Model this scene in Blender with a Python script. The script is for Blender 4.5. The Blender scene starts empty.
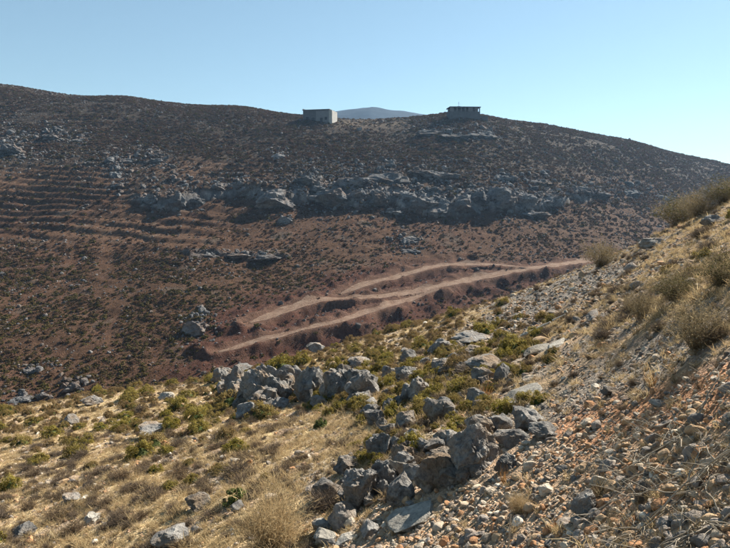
import bpy, math, random
import numpy as np
from mathutils import Vector, Matrix, Euler

R = math.radians
SC = bpy.context.scene
C = SC.collection

# ------------------------------------------------------------------ camera
EYE = 1.6
F = 584.0                      # focal length in pixels of a 730 px wide picture
PITCH = math.atan(84 / F)      # horizon at row 190
cam_d = bpy.data.cameras.new('camera')
cam_d.sensor_width = 36.0
cam_d.sensor_fit = 'HORIZONTAL'
cam_d.lens = 36.0 * F / 730.0
cam_d.clip_start = 0.05
cam_d.clip_end = 6000
cam = bpy.data.objects.new('camera', cam_d)
C.objects.link(cam)
cam.location = (0, 0, EYE)
cam.rotation_euler = (R(90) - PITCH, 0, 0)
SC.camera = cam

# ------------------------------------------------------------------ sky, sun, exposure
SUN_AZ = 46.0                  # degrees to the right of the view direction
SUN_EL = 35.0
world = bpy.data.worlds.new('World')
SC.world = world
world.use_nodes = True
wn = world.node_tree
bg = wn.nodes['Background']
sky = wn.nodes.new('ShaderNodeTexSky')
sky.sky_type = 'NISHITA'
sky.sun_disc = False
sky.sun_elevation = R(SUN_EL)
sky.sun_rotation = R(SUN_AZ)
sky.altitude = 300
sky.air_density = 1.0
sky.dust_density = 0.1
sky.ozone_density = 1.3
gm = wn.nodes.new('ShaderNodeGamma'); gm.inputs[1].default_value = 0.64
tn = wn.nodes.new('ShaderNodeMix'); tn.data_type = 'RGBA'; tn.blend_type = 'MULTIPLY'; tn.inputs[0].default_value = 1.0
tn.inputs[7].default_value = (0.82, 1.0, 1.03, 1)
wn.links.new(sky.outputs[0], gm.inputs[0]); wn.links.new(gm.outputs[0], tn.inputs[6]); wn.links.new(tn.outputs[2], bg.inputs[0])
bg.inputs[1].default_value = 0.077
sd = Vector((math.sin(R(SUN_AZ)) * math.cos(R(SUN_EL)), math.cos(R(SUN_AZ)) * math.cos(R(SUN_EL)), math.sin(R(SUN_EL))))
sl = bpy.data.lights.new('sun', 'SUN')
sl.energy = 5.0
sl.angle = R(0.53)
sl.color = (1.0, 0.93, 0.82)
sun = bpy.data.objects.new('sun', sl)
C.objects.link(sun)
sun.location = (60, 40, 80)
sun.rotation_euler = (-sd).to_track_quat('-Z', 'Y').to_euler()
SC.view_settings.view_transform = 'Standard'
SC.view_settings.look = 'None'
SC.view_settings.exposure = 1.6
SC.view_settings.gamma = 1.0
SC.view_settings.use_curve_mapping = False
SC.cycles.use_denoising = True
SC.cycles.max_bounces = 4
SC.cycles.diffuse_bounces = 2
SC.cycles.transmission_bounces = 2
SC.cycles.volume_bounces = 0
SC.cycles.use_adaptive_sampling = True
SC.cycles.adaptive_threshold = 0.015

# ------------------------------------------------------------------ numpy noise
rng0 = np.random.default_rng(7)
PERM = rng0.permutation(512)
PERM = np.concatenate([PERM, PERM, PERM])
GRAD = rng0.normal(size=(512, 3))
GRAD /= np.linalg.norm(GRAD, axis=1)[:, None]

def noise3(x, y, z):
    x, y, z = np.broadcast_arrays(np.asarray(x, float), np.asarray(y, float), np.asarray(z, float))
    xi = np.floor(x).astype(int); yi = np.floor(y).astype(int); zi = np.floor(z).astype(int)
    xf = x - xi; yf = y - yi; zf = z - zi
    f = lambda t: t * t * t * (t * (t * 6 - 15) + 10)
    a, b, c = f(xf), f(yf), f(zf)
    out = 0
    for dx in (0, 1):
        for dy in (0, 1):
            for dz in (0, 1):
                h = PERM[PERM[PERM[(xi + dx) & 511] + ((yi + dy) & 511)] + ((zi + dz) & 511)]
                g = GRAD[h]
                v = g[..., 0] * (xf - dx) + g[..., 1] * (yf - dy) + g[..., 2] * (zf - dz)
                w = (a if dx else 1 - a) * (b if dy else 1 - b) * (c if dz else 1 - c)
                out = out + v * w
    return out * 1.6

def fbm(x, y, z, octs=4, gain=0.5):
    s, a, k = 0, 1.0, 1.0
    for i in range(octs):
        s = s + a * noise3(np.asarray(x) * k + 17.3 * i, np.asarray(y) * k, np.asarray(z) * k + 5.1 * i)
        a *= gain; k *= 2.03
    return s

def sstep(a, b, x):
    t = np.clip((np.asarray(x, float) - a) / (b - a), 0, 1)
    return t * t * (3 - 2 * t)

# ------------------------------------------------------------------ survey of the place: bearings and distances
CP, SP = math.cos(PITCH), math.sin(PITCH)
def pix_dir(u, v):
    k = (np.asarray(v, float) - 274) / F
    return (np.asarray(u, float) - 365) / F + 0 * k, CP - k * SP + 0 * np.asarray(u, float), -SP - k * CP + 0 * np.asarray(u, float)
def proj(x, y, z):
    z = z - EYE
    d = np.maximum(y * CP - z * SP, 1e-3)
    return 365 + F * x / d, 274 - F * (y * SP + z * CP) / d, d

def samples(table):
    P, E = [], []
    for u, rows in table.items():
        for v, d in rows:
            x, y, z = pix_dir(u, v)
            P.append((math.atan2(x, y), math.log(d * math.hypot(x, y)))); E.append(math.atan2(z, math.hypot(x, y)))
    return P, E

class Spline:
    TH = 2.6
    def __init__(s, P, E, lam):
        P = np.array(P, float); P[:, 0] *= s.TH
        n = len(P)
        K = s.k(P, P) + lam * np.eye(n)
        Q = np.c_[np.ones(n), P]
        A = np.block([[K, Q], [Q.T, np.zeros((3, 3))]])
        w = np.linalg.solve(A, np.r_[np.array(E), 0, 0, 0])
        s.P, s.w, s.a = P, w[:n], w[n:]
    @staticmethod
    def k(A, B):
        d2 = ((A[:, None, :] - B[None, :, :]) ** 2).sum(-1)
        return 0.5 * d2 * np.log(d2 + 1e-9)
    def __call__(s, th, lr):
        sh = np.shape(th)
        A = np.c_[np.ravel(th) * s.TH, np.ravel(lr)]
        o = np.empty(len(A))
        for i in range(0, len(A), 40000):
            B = A[i:i + 40000]
            o[i:i + 40000] = s.k(B, s.P) @ s.w + s.a[0] + B @ s.a[1:]
        return o.reshape(sh)

NEAR_T = {
 -150: [(548,13.5),(480,20),(440,32),(425,46),(445,58),(520,76)],
 0: [(548,12),(500,16),(460,22),(430,31),(410,44),(430,56),(500,75)],
 120: [(548,10.5),(500,13.5),(460,18.5),(425,27),(391,44),(411,56),(480,75)],
 230: [(548,8.5),(500,11),(460,15),(420,22),(397,32),(376,46),(396,58),(470,78)],
 330: [(548,7),(500,8.8),(460,11.5),(420,17),(385,27),(349,50),(372,64),(450,84)],
 420: [(548,5.6),(500,6.9),(450,9),(410,13),(370,21),(340,35),(325,54),(347,68),(430,90)],
 500: [(548,4.7),(500,5.6),(450,7.2),(400,10.5),(360,15.5),(325,27),(300,50),(322,66),(410,90)],
 590: [(548,3.6),(480,4.7),(420,6.4),(360,9.8),(310,17),(285,26),(266,42),(287,60),(380,88)],
 660: [(548,2.9),(480,3.7),(400,5.3),(340,7.8),(290,12.5),(255,21),(235,32),(255,48),(340,80)],
 730: [(548,2.4),(480,3.0),(400,3.9),(330,5.5),(270,8.8),(225,17),(202,27),(222,42),(300,75)],
 880: [(548,1.9),(400,2.9),(270,5.5),(180,13),(160,27),(190,45)],
}
P, E = samples(NEAR_T)
for th in (-1.15, -0.75, -0.35, 0.0, 0.35, 0.75, 1.15):
    for r in (0.5, 1.0, 1.5):
        z = -EYE + (0.53 if th > 0 else 0.4) * r * math.sin(th) - 0.285 * r * math.cos(th)
        P.append((th, math.log(r))); E.append(math.atan2(z, r))
S_NEAR = Spline(P, E, 2e-4)

FAR_T = {
 -150: [(80,310),(115,270),(160,218),(230,166),(300,124),(350,102),(400,86),(460,73),(530,60),(95,400)],
 0: [(88,305),(120,268),(160,218),(230,166),(300,124),(350,102),(400,86),(460,73),(530,60),(100,400)],
 120: [(99,295),(130,255),(165,212),(190,190),(230,163),(300,122),(350,100),(400,84),(460,72),(530,60),(112,390)],
 240: [(110,280),(140,240),(180,196),(205,180),(235,160),(300,121),(340,103),(380,89),(450,73),(520,60),(120,380)],
 320: [(121,262),(150,225),(182,195),(205,180),(235,160),(290,126),(330,106),(380,88),(450,72),(131,360)],
 400: [(122,262),(150,225),(182,193),(210,178),(240,159),(285,130),(320,108),(370,89),(430,75),(500,62),(132,360)],
 465: [(119,252),(150,222),(182,193),(212,178),(240,160),(278,135),(308,115),(355,95),(420,76),(490,63),(130,350)],
 560: [(131,275),(160,236),(190,205),(215,188),(240,167),(265,145),(290,126),(330,103),(390,82),(470,64),(140,370)],
 640: [(145,300),(170,256),(200,222),(230,190),(255,162),(285,133),(320,108),(370,86),(450,66),(153,390)],
 730: [(166,330),(190,285),(215,245),(240,212),(265,175),(300,135),(340,105),(390,82),(470,64),(174,420)],
 880: [(200,340),(230,280),(260,210),(300,150),(350,108),(400,82),(480,64),(208,430)],
}
P, E = samples(FAR_T)
S_FAR = Spline(P, E, 1e-5)

def polar(x, y):
    return np.clip(np.arctan2(x, y), -1.2, 1.2), np.hypot(x, y)

def z_near(x, y):
    x = np.asarray(x, float); y = np.asarray(y, float)
    th, r = polar(x, y)
    z = EYE + r * np.tan(S_NEAR(th, np.log(np.maximum(r, 0.3))))
    a = sstep(1.5, 12, r)
    z = z + a * 0.16 * noise3(x * .35, y * .35, 3.1) + (0.25 + .75 * a) * (0.05 * fbm(x * 1.3, y * 1.3, 8.2, 3) + .018 * noise3(x * 7, y * 7, 1.7))
    return z

def terrace_mask(u, v):
    return sstep(330, 180, u) * sstep(150, 165, v) * sstep(262, 235, v)

CL_U = [130, 180, 215, 240, 262, 280, 310, 340, 380, 420, 450, 490, 530, 570, 620]
CL_V = [203, 209, 199, 193, 201, 207, 199, 207, 205, 209, 216, 210, 212, 203, 199]
CL_H = [8, 18, 10, 10, 16, 20, 24, 27, 26, 30, 32, 28, 20, 12, 4]
def cliff_mask(u, v):
    lo = np.interp(u, CL_U, CL_V); h = np.interp(u, CL_U, CL_H)
    lo2 = np.interp(u, [175, 210, 250, 290], [254, 258, 257, 259])
    m2 = .45 * sstep(1.2, -1.2, v - lo2) * sstep(-1.0, -.4, (v - lo2) / 7) * sstep(172, 190, u) * sstep(292, 280, u)
    return m2 + sstep(1.5, -1.5, v - lo) * sstep(-1.0, -.45, (v - lo) / h) * sstep(120, 150, u) * sstep(640, 560, u)

def z_far0(x, y):
    x = np.asarray(x, float); y = np.asarray(y, float)
    th, r = polar(x, y)
    z = EYE + r * np.tan(S_FAR(th, np.log(np.maximum(r, 40))))
    u, v, d = proj(x, y, z)
    tm = (0.28 + 0.55 * terrace_mask(u, v)) * (.75 + 1.2 * noise3(x * .025, y * .05, 60.0))
    h = 1.9
    ph = z / h + 0.9 * noise3(x * .016, y * .016, 1.0) + 0.05 * x / h + .22 * noise3(x * .09, y * .09, 71.0)
    fr = ph - np.floor(ph)
    keep = sstep(340, 280, r) * sstep(70, 100, r)
    z = z + tm * keep * h * 0.75 * (sstep(0.62, 1.0, fr) - fr)
    cm = cliff_mask(u + 5 * noise3(x * .1, y * .1, 50.0), v + 5 * noise3(x * .09, y * .09, 51.0) + 3 * noise3(x * .3, y * .3, 52.0))
    crag = np.abs(noise3(x * .13, y * .13, 53.0)) * 2.6 + np.abs(noise3(x * .31, y * .31, 54.0)) * 1.5 + .6 * noise3(x * .7, y * .7, 55.0)
    z = z + cm * (1.3 + 1.15 * crag)
    z = z + keep * (0.9 * noise3(x * .045, y * .045, 4.4) + .45 * noise3(x * .13, y * .13, 9.0)) * (0.45 + 0.55 * sstep(300, 120, r))
    return z

# ---- tracks on the far slope: (bearing pixel row/col on the slope)
TRACKS = {
 'main': ([(640,256),(600,259),(575,263),(540,267),(510,272),(480,278),(450,284),(420,291),(380,297),(345,300),(320,299),(290,309),(262,319),(250,323)], 3.7),
 'upper': ([(528,268),(500,265),(470,264),(440,266),(425,269),(400,276),(375,282),(352,289),(338,295)], 3.2),
 'lower': ([(440,289),(420,296),(402,302),(385,307),(370,311),(345,320),(320,326),(300,331),(270,338),(245,345),(228,350),(214,353)], 2.6),
}

def on_surf(u, v, zf, r0, r1, n=700):
    x, y, z = pix_dir(u, v)
    x, y, z = float(x), float(y), float(z)
    h = math.hypot(x, y)
    rs = np.geomspace(r0, r1, n)
    g = zf(rs * x / h, rs * y / h) - (EYE + rs * z / h)
    i = np.argmax(g > 0)
    if not (g > 0).any() or i == 0:
        return None
    t = g[i - 1] / (g[i - 1] - g[i])
    r = rs[i - 1] + t * (rs[i] - rs[i - 1])
    return np.array([r * x / h, r * y / h, EYE + r * z / h])

def resample(pts, step):
    p = np.array(pts)
    for _ in range(2):                       # chaikin
        q = [p[0]]
        for a, b in zip(p[:-1], p[1:]):
            q += [a * .75 + b * .25, a * .25 + b * .75]
        q.append(p[-1]); p = np.array(q)
    L = np.r_[0, np.cumsum(np.linalg.norm(np.diff(p[:, :2], axis=0), axis=1))]
    t = np.arange(0, L[-1], step)
    return np.c_[[np.interp(t, L, p[:, k]) for k in range(p.shape[1])]].T

ROADS = {}
for nm, (px, w) in TRACKS.items():
    pts = [on_surf(u, v, z_far0, 60, 420) for u, v in px]
    pts = resample([p for p in pts if p is not None], 0.8)
    ROADS[nm] = (pts, w)
R_PTS = np.concatenate([np.c_[p, np.full(len(p), w)] for p, w in ROADS.values()])

def road_near(x, y):
    """distance past the road edge, road height there"""
    x = np.ravel(x); y = np.ravel(y)
    D = np.full(len(x), 99.0); Z = np.zeros(len(x))
    m = np.where((x > R_PTS[:, 0].min() - 16) & (x < R_PTS[:, 0].max() + 16) & (y > R_PTS[:, 1].min() - 16) & (y < R_PTS[:, 1].max() + 16))[0]
    for i in range(0, len(m), 20000):
        k = m[i:i + 20000]
        d = np.hypot(x[k, None] - R_PTS[None, :, 0], y[k, None] - R_PTS[None, :, 1]) - R_PTS[None, :, 3] / 2
        j = d.argmin(1)
        D[k] = d[np.arange(len(k)), j]; Z[k] = R_PTS[j, 2]
    return D, Z

def z_far(x, y):
    x = np.asarray(x, float); y = np.asarray(y, float)
    z = z_far0(x, y)
    sh = z.shape
    D, Z = road_near(x, y)
    D = D.reshape(sh); Z = Z.reshape(sh)
    bench = sstep(3.0, -0.4, D)
    z = z * (1 - 0.7 * bench) + Z * 0.7 * bench
    down = sstep(.1, -.5, z - Z) * (D < 40) * sstep(225, 300, 365 + F * x / np.maximum(y, 1))
    z = z - 1.6 * down * sstep(.2, 3.2, D) * sstep(15, 7, D)
    berm = np.exp(-((D - 0.6) / 0.7) ** 2) * (0.35 + 0.5 * noise3(x * .25, y * .25, 2.2))
    heap = sstep(9, 2, D) * sstep(0.3, 1.2, D) * np.maximum(0, 0.8 * noise3(x * .11, y * .19, 31.0) + 0.6 * noise3(x * .4, y * .4, 33.0) + .1)
    z = z + berm + heap * 1.25
    fine = 1 - 0.8 * sstep(1.0, -0.5, D)
    th, r = polar(x, y)
    z = z + fine * (0.16 * fbm(x * .45, y * .45, 6.6, 3) + .05 * noise3(x * 2.2, y * 2.2, 0.4)) * sstep(420, 300, r)
    return z

# ------------------------------------------------------------------ materials
def new_mat(name):
    m = bpy.data.materials.new(name); m.use_nodes = True
    nt = m.node_tree
    b = nt.nodes['Principled BSDF']
    b.inputs['Roughness'].default_value = 0.95
    b.inputs['Specular IOR Level'].default_value = 0.04
    return m, nt, b
def nd(nt, t, **kw):
    n = nt.nodes.new(t)
    for k, v in kw.items():
        if k in n.inputs: n.inputs[k].default_value = v
        else: setattr(n, k, v)
    return n
def ramp(nt, fac, stops):
    r = nt.nodes.new('ShaderNodeValToRGB')
    cr = r.color_ramp
    while len(cr.elements) > 1: cr.elements.remove(cr.elements[-1])
    cr.elements[0].position = stops[0][0]; cr.elements[0].color = (*stops[0][1], 1)
    for p, c in stops[1:]:
        e = cr.elements.new(p); e.color = (*c, 1)
    nt.links.new(fac, r.inputs[0])
    return r.outputs[0]
def mix(nt, fac, a, b, mode='MIX'):
    m = nt.nodes.new('ShaderNodeMix'); m.data_type = 'RGBA'; m.blend_type = mode
    for s, v in ((0, fac), (6, a), (7, b)):
        if hasattr(v, 'links'): nt.links.new(v, m.inputs[s])
        else: m.inputs[s].default_value = v if s == 0 else (*v, 1)
    return m.outputs[2]
def tex_noise(nt, vec, scale, detail=4, rough=.6, out=0):
    n = nd(nt, 'ShaderNodeTexNoise', Scale=scale, Detail=detail, Roughness=rough)
    nt.links.new(vec, n.inputs['Vector'])
    return n.outputs[out]
def geo_pos(nt):
    return nt.nodes.new('ShaderNodeNewGeometry').outputs['Position']
def bump(nt, b, h, dist, strength=1.0):
    n = nd(nt, 'ShaderNodeBump', Strength=strength, Distance=dist)
    nt.links.new(h, n.inputs['Height']); nt.links.new(n.outputs[0], b.inputs['Normal'])

def m_ground(name, grain, bdist, k):
    m, nt, b = new_mat(name)
    at = nd(nt, 'ShaderNodeAttribute', attribute_name='tint')
    p = geo_pos(nt)
    n1 = tex_noise(nt, p, grain, 5, .7)
    n2 = tex_noise(nt, p, grain * 6, 3, .7)
    c = mix(nt, 1.0, at.outputs['Color'], ramp(nt, n1, [(.25, (.5, .48, .46)), (.5, (.95, .95, .95)), (.75, (1.5, 1.45, 1.4))]), 'MULTIPLY')
    c = mix(nt, 1.0, c, ramp(nt, n2, [(.3, (.62, .6, .58)), (.5, (1, 1, 1)), (.72, (1.45, 1.42, 1.38))]), 'MULTIPLY')
    c = mix(nt, 1.0, c, (k, k, k), 'MULTIPLY')
    nt.links.new(c, b.inputs['Base Color'])
    h = nd(nt, 'ShaderNodeMath', operation='ADD'); nt.links.new(n1, h.inputs[0]); nt.links.new(n2, h.inputs[1])
    bump(nt, b, h.outputs[0], bdist)
    return m
M_NEAR = m_ground('dry_hillside_ground', 2.2, 0.10, 1.0)
M_FAR = m_ground('far_hillside_ground', 0.8, 0.4, .8)

def m_rock(name, lo, hi, stain, scale, bd, rand=0.25):
    m, nt, b = new_mat(name)
    tc = nt.nodes.new('ShaderNodeTexCoord')
    p = geo_pos(nt)
    oi = nt.nodes.new('ShaderNodeObjectInfo')
    n1 = tex_noise(nt, p, scale, 6, .65)
    n2 = tex_noise(nt, p, scale * 5.3, 5, .7)
    n3 = tex_noise(nt, p, scale * .45, 3, .5)
    vo = nd(nt, 'ShaderNodeTexVoronoi', Scale=scale * 3.1, feature='DISTANCE_TO_EDGE')
    wv = nd(nt, 'ShaderNodeVectorMath', operation='MULTIPLY_ADD'); nt.links.new(tex_noise(nt, p, scale * 1.5, 4, .6, 1), wv.inputs[0]); wv.inputs[1].default_value = (1.6 / scale,) * 3; nt.links.new(p, wv.inputs[2]); nt.links.new(wv.outputs[0], vo.inputs['Vector'])
    mid = tuple((a + c) / 2 for a, c in zip(lo, hi))
    c = ramp(nt, n1, [(.28, lo), (.5, mid), (.72, hi)])
    c = mix(nt, ramp(nt, n3, [(.46, (0, 0, 0)), (.66, (.75, .75, .75))]), c, stain)
    c = mix(nt, 1.0, c, ramp(nt, n2, [(.3, (.5, .5, .52)), (.5, (1, 1, 1)), (.75, (1.35, 1.33, 1.28))]), 'MULTIPLY')
    c = mix(nt, 1.0, c, ramp(nt, vo.outputs['Distance'], [(0, (.8, .8, .82)), (.05, (1, 1, 1))]), 'MULTIPLY')
    c = mix(nt, 1.0, c, ramp(nt, oi.outputs['Random'], [(0, (1 - rand,) * 3), (1, (1 + rand,) * 3)]), 'MULTIPLY')
    nt.links.new(c, b.inputs['Base Color'])
    a = nd(nt, 'ShaderNodeMath', operation='ADD'); nt.links.new(n2, a.inputs[0]); nt.links.new(n1, a.inputs[1])
    bump(nt, b, a.outputs[0], bd)
    return m
M_LIME = m_rock('grey_limestone', (.094, .090, .088), (.375, .356, .325), (.275, .194, .122), 3.4, 0.10)
M_LIMEFAR = m_rock('far_limestone', (.070, .070, .074), (.222, .219, .214), (.164, .117, .088), 0.4, 0.7)
M_SLAB = m_rock('pale_limestone', (.19, .175, .15), (.33, .31, .27), (.25, .195, .135), 2.6, 0.04)

def m_stone(name):
    m, nt, b = new_mat(name)
    oi = nt.nodes.new('ShaderNodeObjectInfo')
    p = geo_pos(nt)
    c = ramp(nt, oi.outputs['Random'], [(0, (.114, .099, .089)), (.2, (.198, .170, .141)), (.4, (.359, .245, .147)), (.6, (.340, .184, .095)), (.72, (.264, .217, .174)), (.88, (.425, .340, .245)), (1, (.529, .464, .378))])
    n = tex_noise(nt, p, 14, 5, .7)
    c = mix(nt, 1.0, c, ramp(nt, n, [(.28, (.45, .45, .45)), (.5, (1, 1, 1)), (.75, (1.4, 1.38, 1.33))]), 'MULTIPLY')
    nt.links.new(c, b.inputs['Base Color'])
    bump(nt, b, n, 0.02)
    return m
M_STONE = m_stone('loose_stone')
def m_stone_own():
    m, nt, b = new_mat('single_stone')
    oi = nt.nodes.new('ShaderNodeObjectInfo'); p = geo_pos(nt)
    n = tex_noise(nt, p, 14, 5, .7)
    c = mix(nt, 1.0, oi.outputs['Color'], ramp(nt, n, [(.28, (.45, .45, .45)), (.5, (1, 1, 1)), (.75, (1.4, 1.38, 1.33))]), 'MULTIPLY')
    nt.links.new(c, b.inputs['Base Color']); bump(nt, b, n, 0.02)
    return m
M_STONE1 = m_stone_own()
STONE_COL = [('dark grey', (.123, .114, .104)), ('grey', (.209, .184, .161)), ('tan', (.369, .255, .156)), ('rust brown', (.331, .180, .095)), ('grey brown', (.236, .198, .166)), ('cream', (.378, .311, .236)), ('whitish', (.491, .445, .378))]

def m_leaf(name, cols, dead, trans=0.25, objv=0.35, own=False):
    """cols: ramp over the per-leaf value 'tone'"""
    m, nt, b = new_mat(name)
    at = nd(nt, 'ShaderNodeAttribute', attribute_name='tone')
    oi = nt.nodes.new('ShaderNodeObjectInfo')
    c = ramp(nt, at.outputs['Fac'], cols)
    fac = nd(nt, 'ShaderNodeMath', operation='MULTIPLY'); nt.links.new(oi.outputs['Color' if own else 'Random'], fac.inputs[0]); fac.inputs[1].default_value = 1.0 if own else objv
    c = mix(nt, fac.outputs[0], c, dead)
    nt.links.new(c, b.inputs['Base Color'])
    tr = nt.nodes.new('ShaderNodeBsdfTranslucent'); nt.links.new(c, tr.inputs[0])
    mx = nt.nodes.new('ShaderNodeMixShader'); mx.inputs[0].default_value = trans
    nt.links.new(b.outputs[0], mx.inputs[1]); nt.links.new(tr.outputs[0], mx.inputs[2])
    nt.links.new(mx.outputs[0], nt.nodes['Material Output'].inputs[0])
    return m
M_CUSHION = m_leaf('olive_foliage', [(0, (.089, .072, .018)), (.35, (.186, .153, .033)), (.75, (.297, .242, .056)), (1, (.400, .315, .093))], (.204, .139, .065), .38, .45, True)
M_DRY = m_leaf('dry_brown_twigs', [(0, (.057, .040, .027)), (.5, (.139, .096, .061)), (1, (.260, .192, .116))], (.096, .082, .073), .15, .6)
M_BROOM = m_leaf('dry_olive_stems', [(0, (.082, .061, .034)), (.5, (.177, .136, .075)), (1, (.286, .231, .136))], (.163, .129, .088), .35)
M_STRAW = m_leaf('straw', [(0, (.223, .154, .077)), (.5, (.404, .305, .163)), (1, (.549, .447, .266))], (.309, .206, .111), .4, .5)
M_TWIG = m_leaf('bleached_twig', [(0, (.173, .137, .094)), (1, (.432, .382, .302))], (.216, .180, .144), .05, .3)
M_RUSTY = m_leaf('rusty_stalks', [(0, (.148, .067, .022)), (1, (.340, .178, .067))], (.222, .133, .059), .3, .3)
M_GREEN = m_leaf('green_foliage', [(0, (.036, .052, .017)), (.5, (.088, .113, .031)), (1, (.165, .197, .062))], (.125, .125, .052))
M_OLIVE = m_leaf('grey_olive_leaves', [(0, (.045, .04, .016)), (.5, (.10, .09, .035)), (1, (.19, .16, .07))], (.12, .1, .05), .3)
M_FARBUSH = m_leaf('far_shrub', [(0, (.033, .023, .012)), (.5, (.079, .053, .029)), (1, (.143, .097, .053))], (.110, .063, .041), .25, 1.0)
M_FARDRY = m_leaf('far_dry_shrub', [(0, (.06, .038, .022)), (.5, (.11, .072, .044)), (1, (.18, .125, .078))], (.13, .085, .055), .25, .8)
M_FARGREEN = m_leaf('far_olive_shrub', [(0, (.037, .031, .010)), (.5, (.085, .073, .022)), (1, (.148, .122, .041))], (.089, .059, .033), .2, .7)

def m_flat(name, col, var=.25, scale=.8, bd=0.01):
    m, nt, b = new_mat(name)
    p = geo_pos(nt)
    n = tex_noise(nt, p, scale, 5, .7)
    c = ramp(nt, n, [(.25, tuple(x * (1 - var) for x in col)), (.75, tuple(x * (1 + var) for x in col))])
    nt.links.new(c, b.inputs['Base Color'])
    bump(nt, b, n, bd)
    return m
M_CONC = m_flat('bare_concrete', (.077, .077, .081))
M_WHITE = m_flat('whitewash', (.288, .281, .266), .25)
M_GREYW = m_flat('grey_render', (.133, .133, .140), .15)
M_DARK = m_flat('dark_opening', (.03, .03, .035), .2)
M_STEEL = m_flat('grey_steel', (.2, .2, .2), .2)
M_WOOD = m_flat('bleached_wood', (.360, .335, .285), .2, 6, .005)
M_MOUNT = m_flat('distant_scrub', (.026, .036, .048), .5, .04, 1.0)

def m_road():
    m, nt, b = new_mat('pale_dirt')
    p = geo_pos(nt)
    n1 = tex_noise(nt, p, .6, 6, .75); n2 = tex_noise(nt, p, 3.0, 4, .7)
    c = ramp(nt, n1, [(.3, (.089, .056, .039)), (.45, (.148, .102, .076)), (.65, (.196, .148, .115))])
    c = mix(nt, 1.0, c, ramp(nt, n2, [(.3, (.6, .58, .55)), (.7, (1.3, 1.3, 1.3))]), 'MULTIPLY')
    c = mix(nt, 1.0, c, (1.0, .95, .92), 'MULTIPLY')
    nt.links.new(c, b.inputs['Base Color'])
    bump(nt, b, n2, .12)
    return m
M_ROAD = m_road()

# ------------------------------------------------------------------ mesh helpers
def mesh(name, V, Fc, mats, smooth=False, attrs=None, midx=None):
    V = np.asarray(V, np.float32); 
    me = bpy.data.meshes.new(name)
    if isinstance(Fc, np.ndarray):
        n, k = Fc.shape
        me.vertices.add(len(V)); me.vertices.foreach_set('co', V.ravel())
        me.loops.add(n * k); me.loops.foreach_set('vertex_index', Fc.astype(np.int32).ravel())
        me.polygons.add(n); me.polygons.foreach_set('loop_start', np.arange(0, n * k, k, dtype=np.int32))
        me.polygons.foreach_set('loop_total', np.full(n, k, np.int32))
    else:
        me.from_pydata(V.tolist(), [], Fc); n = len(Fc)
    for m in (mats if isinstance(mats, (list, tuple)) else [mats]): me.materials.append(m)
    if midx is not None: me.polygons.foreach_set('material_index', np.asarray(midx, np.int32))
    me.polygons.foreach_set('use_smooth', np.full(n, smooth))
    for k, a in (attrs or {}).items():
        a = np.asarray(a, np.float32)
        if a.ndim == 1:
            t = me.attributes.new(k, 'FLOAT', 'POINT'); t.data.foreach_set('value', a)
        else:
            t = me.color_attributes.new(k, 'FLOAT_COLOR', 'POINT'); t.data.foreach_set('color', np.c_[a, np.ones(len(a))].astype(np.float32).ravel())
    me.update(calc_edges=True)
    return me
def obj(name, me, parent=None, loc=(0, 0, 0), rot=(0, 0, 0), scl=(1, 1, 1)):
    o = bpy.data.objects.new(name, me)
    C.objects.link(o)
    o.location = loc; o.rotation_euler = rot; o.scale = scl
    if parent: o.parent = parent
    return o
def tag(o, label=None, cat=None, group=None, kind=None):
    if label: o['label'] = label
    if cat: o['category'] = cat
    if group: o['group'] = group
    if kind: o['kind'] = kind
    return o
def box_v(x0, x1, y0, y1, z0, z1):
    V = [(x, y, z) for z in (z0, z1) for y in (y0, y1) for x in (x0, x1)]
    return V, [(0, 2, 3, 1), (4, 5, 7, 6), (0, 1, 5, 4), (2, 6, 7, 3), (0, 4, 6, 2), (1, 3, 7, 5)]
def boxes(name, L, mat):
    V, Fc = [], []
    for b in L:
        v, f = box_v(*b); n = len(V)
        V += v; Fc += [tuple(i + n for i in q) for q in f]
    return mesh(name, V, Fc, mat)

def polar_sheet(name, ths, rs, zf, mat, tint):
    T, RR = np.meshgrid(ths, rs)
    x = RR * np.sin(T); y = RR * np.cos(T)
    z = zf(x, y)
    n, m = x.shape
    i = np.arange(n * m).reshape(n, m)
    Fq = np.stack([i[:-1, :-1], i[:-1, 1:], i[1:, 1:], i[1:, :-1]], -1).reshape(-1, 4)
    col = tint(x.ravel(), y.ravel(), z.ravel())
    me = mesh(name, np.c_[x.ravel(), y.ravel(), z.ravel()], Fq, mat, True, {'tint': col})
    return tag(obj(name, me), kind='structure')

def lerp(a, b, t):
    return a * (1 - t[:, None]) + b * t[:, None]
A = lambda *c: np.array(c)

def seg_d(u, v, a, b):
    a = np.array(a, float); b = np.array(b, float); ab = b - a
    t = np.clip(((u - a[0]) * ab[0] + (v - a[1]) * ab[1]) / (ab @ ab), 0, 1)
    return np.hypot(u - a[0] - t * ab[0], v - a[1] - t * ab[1])

def near_zones(x, y, z):
    u, v, d = proj(x, y, z)
    n = fbm(x * .35, y * .35, 2.0, 3); n2 = fbm(x * 1.1, y * 1.1, 7.0, 3)
    un = u + 22 * n; vn = v + 14 * n2
    scree = np.maximum(sstep(24, 9, seg_d(un, vn, (612, 262), (470, 338))), 0.85 * sstep(30, 10, seg_d(un, vn, (690, 340), (540, 420))))
    strat = noise3((x * .45 + y * .9) * .9 + n, (x * .9 - y * .45) * .22, 41.0)
    scree = np.maximum(scree, .75 * sstep(455, 540, u) * sstep(-.05, .3, strat))
    rubble = sstep(330, 420, un + (vn - 500) * .6) * sstep(428, 462, vn + (un - 500) * .22)
    red = np.maximum(sstep(34, 10, seg_d(un, vn, (715, 390), (580, 432))), .5 * sstep(40, 10, seg_d(un, vn, (700, 470), (600, 500)))) 
    return scree, rubble, np.clip(red, 0, 1), u, v, n, n2

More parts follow.
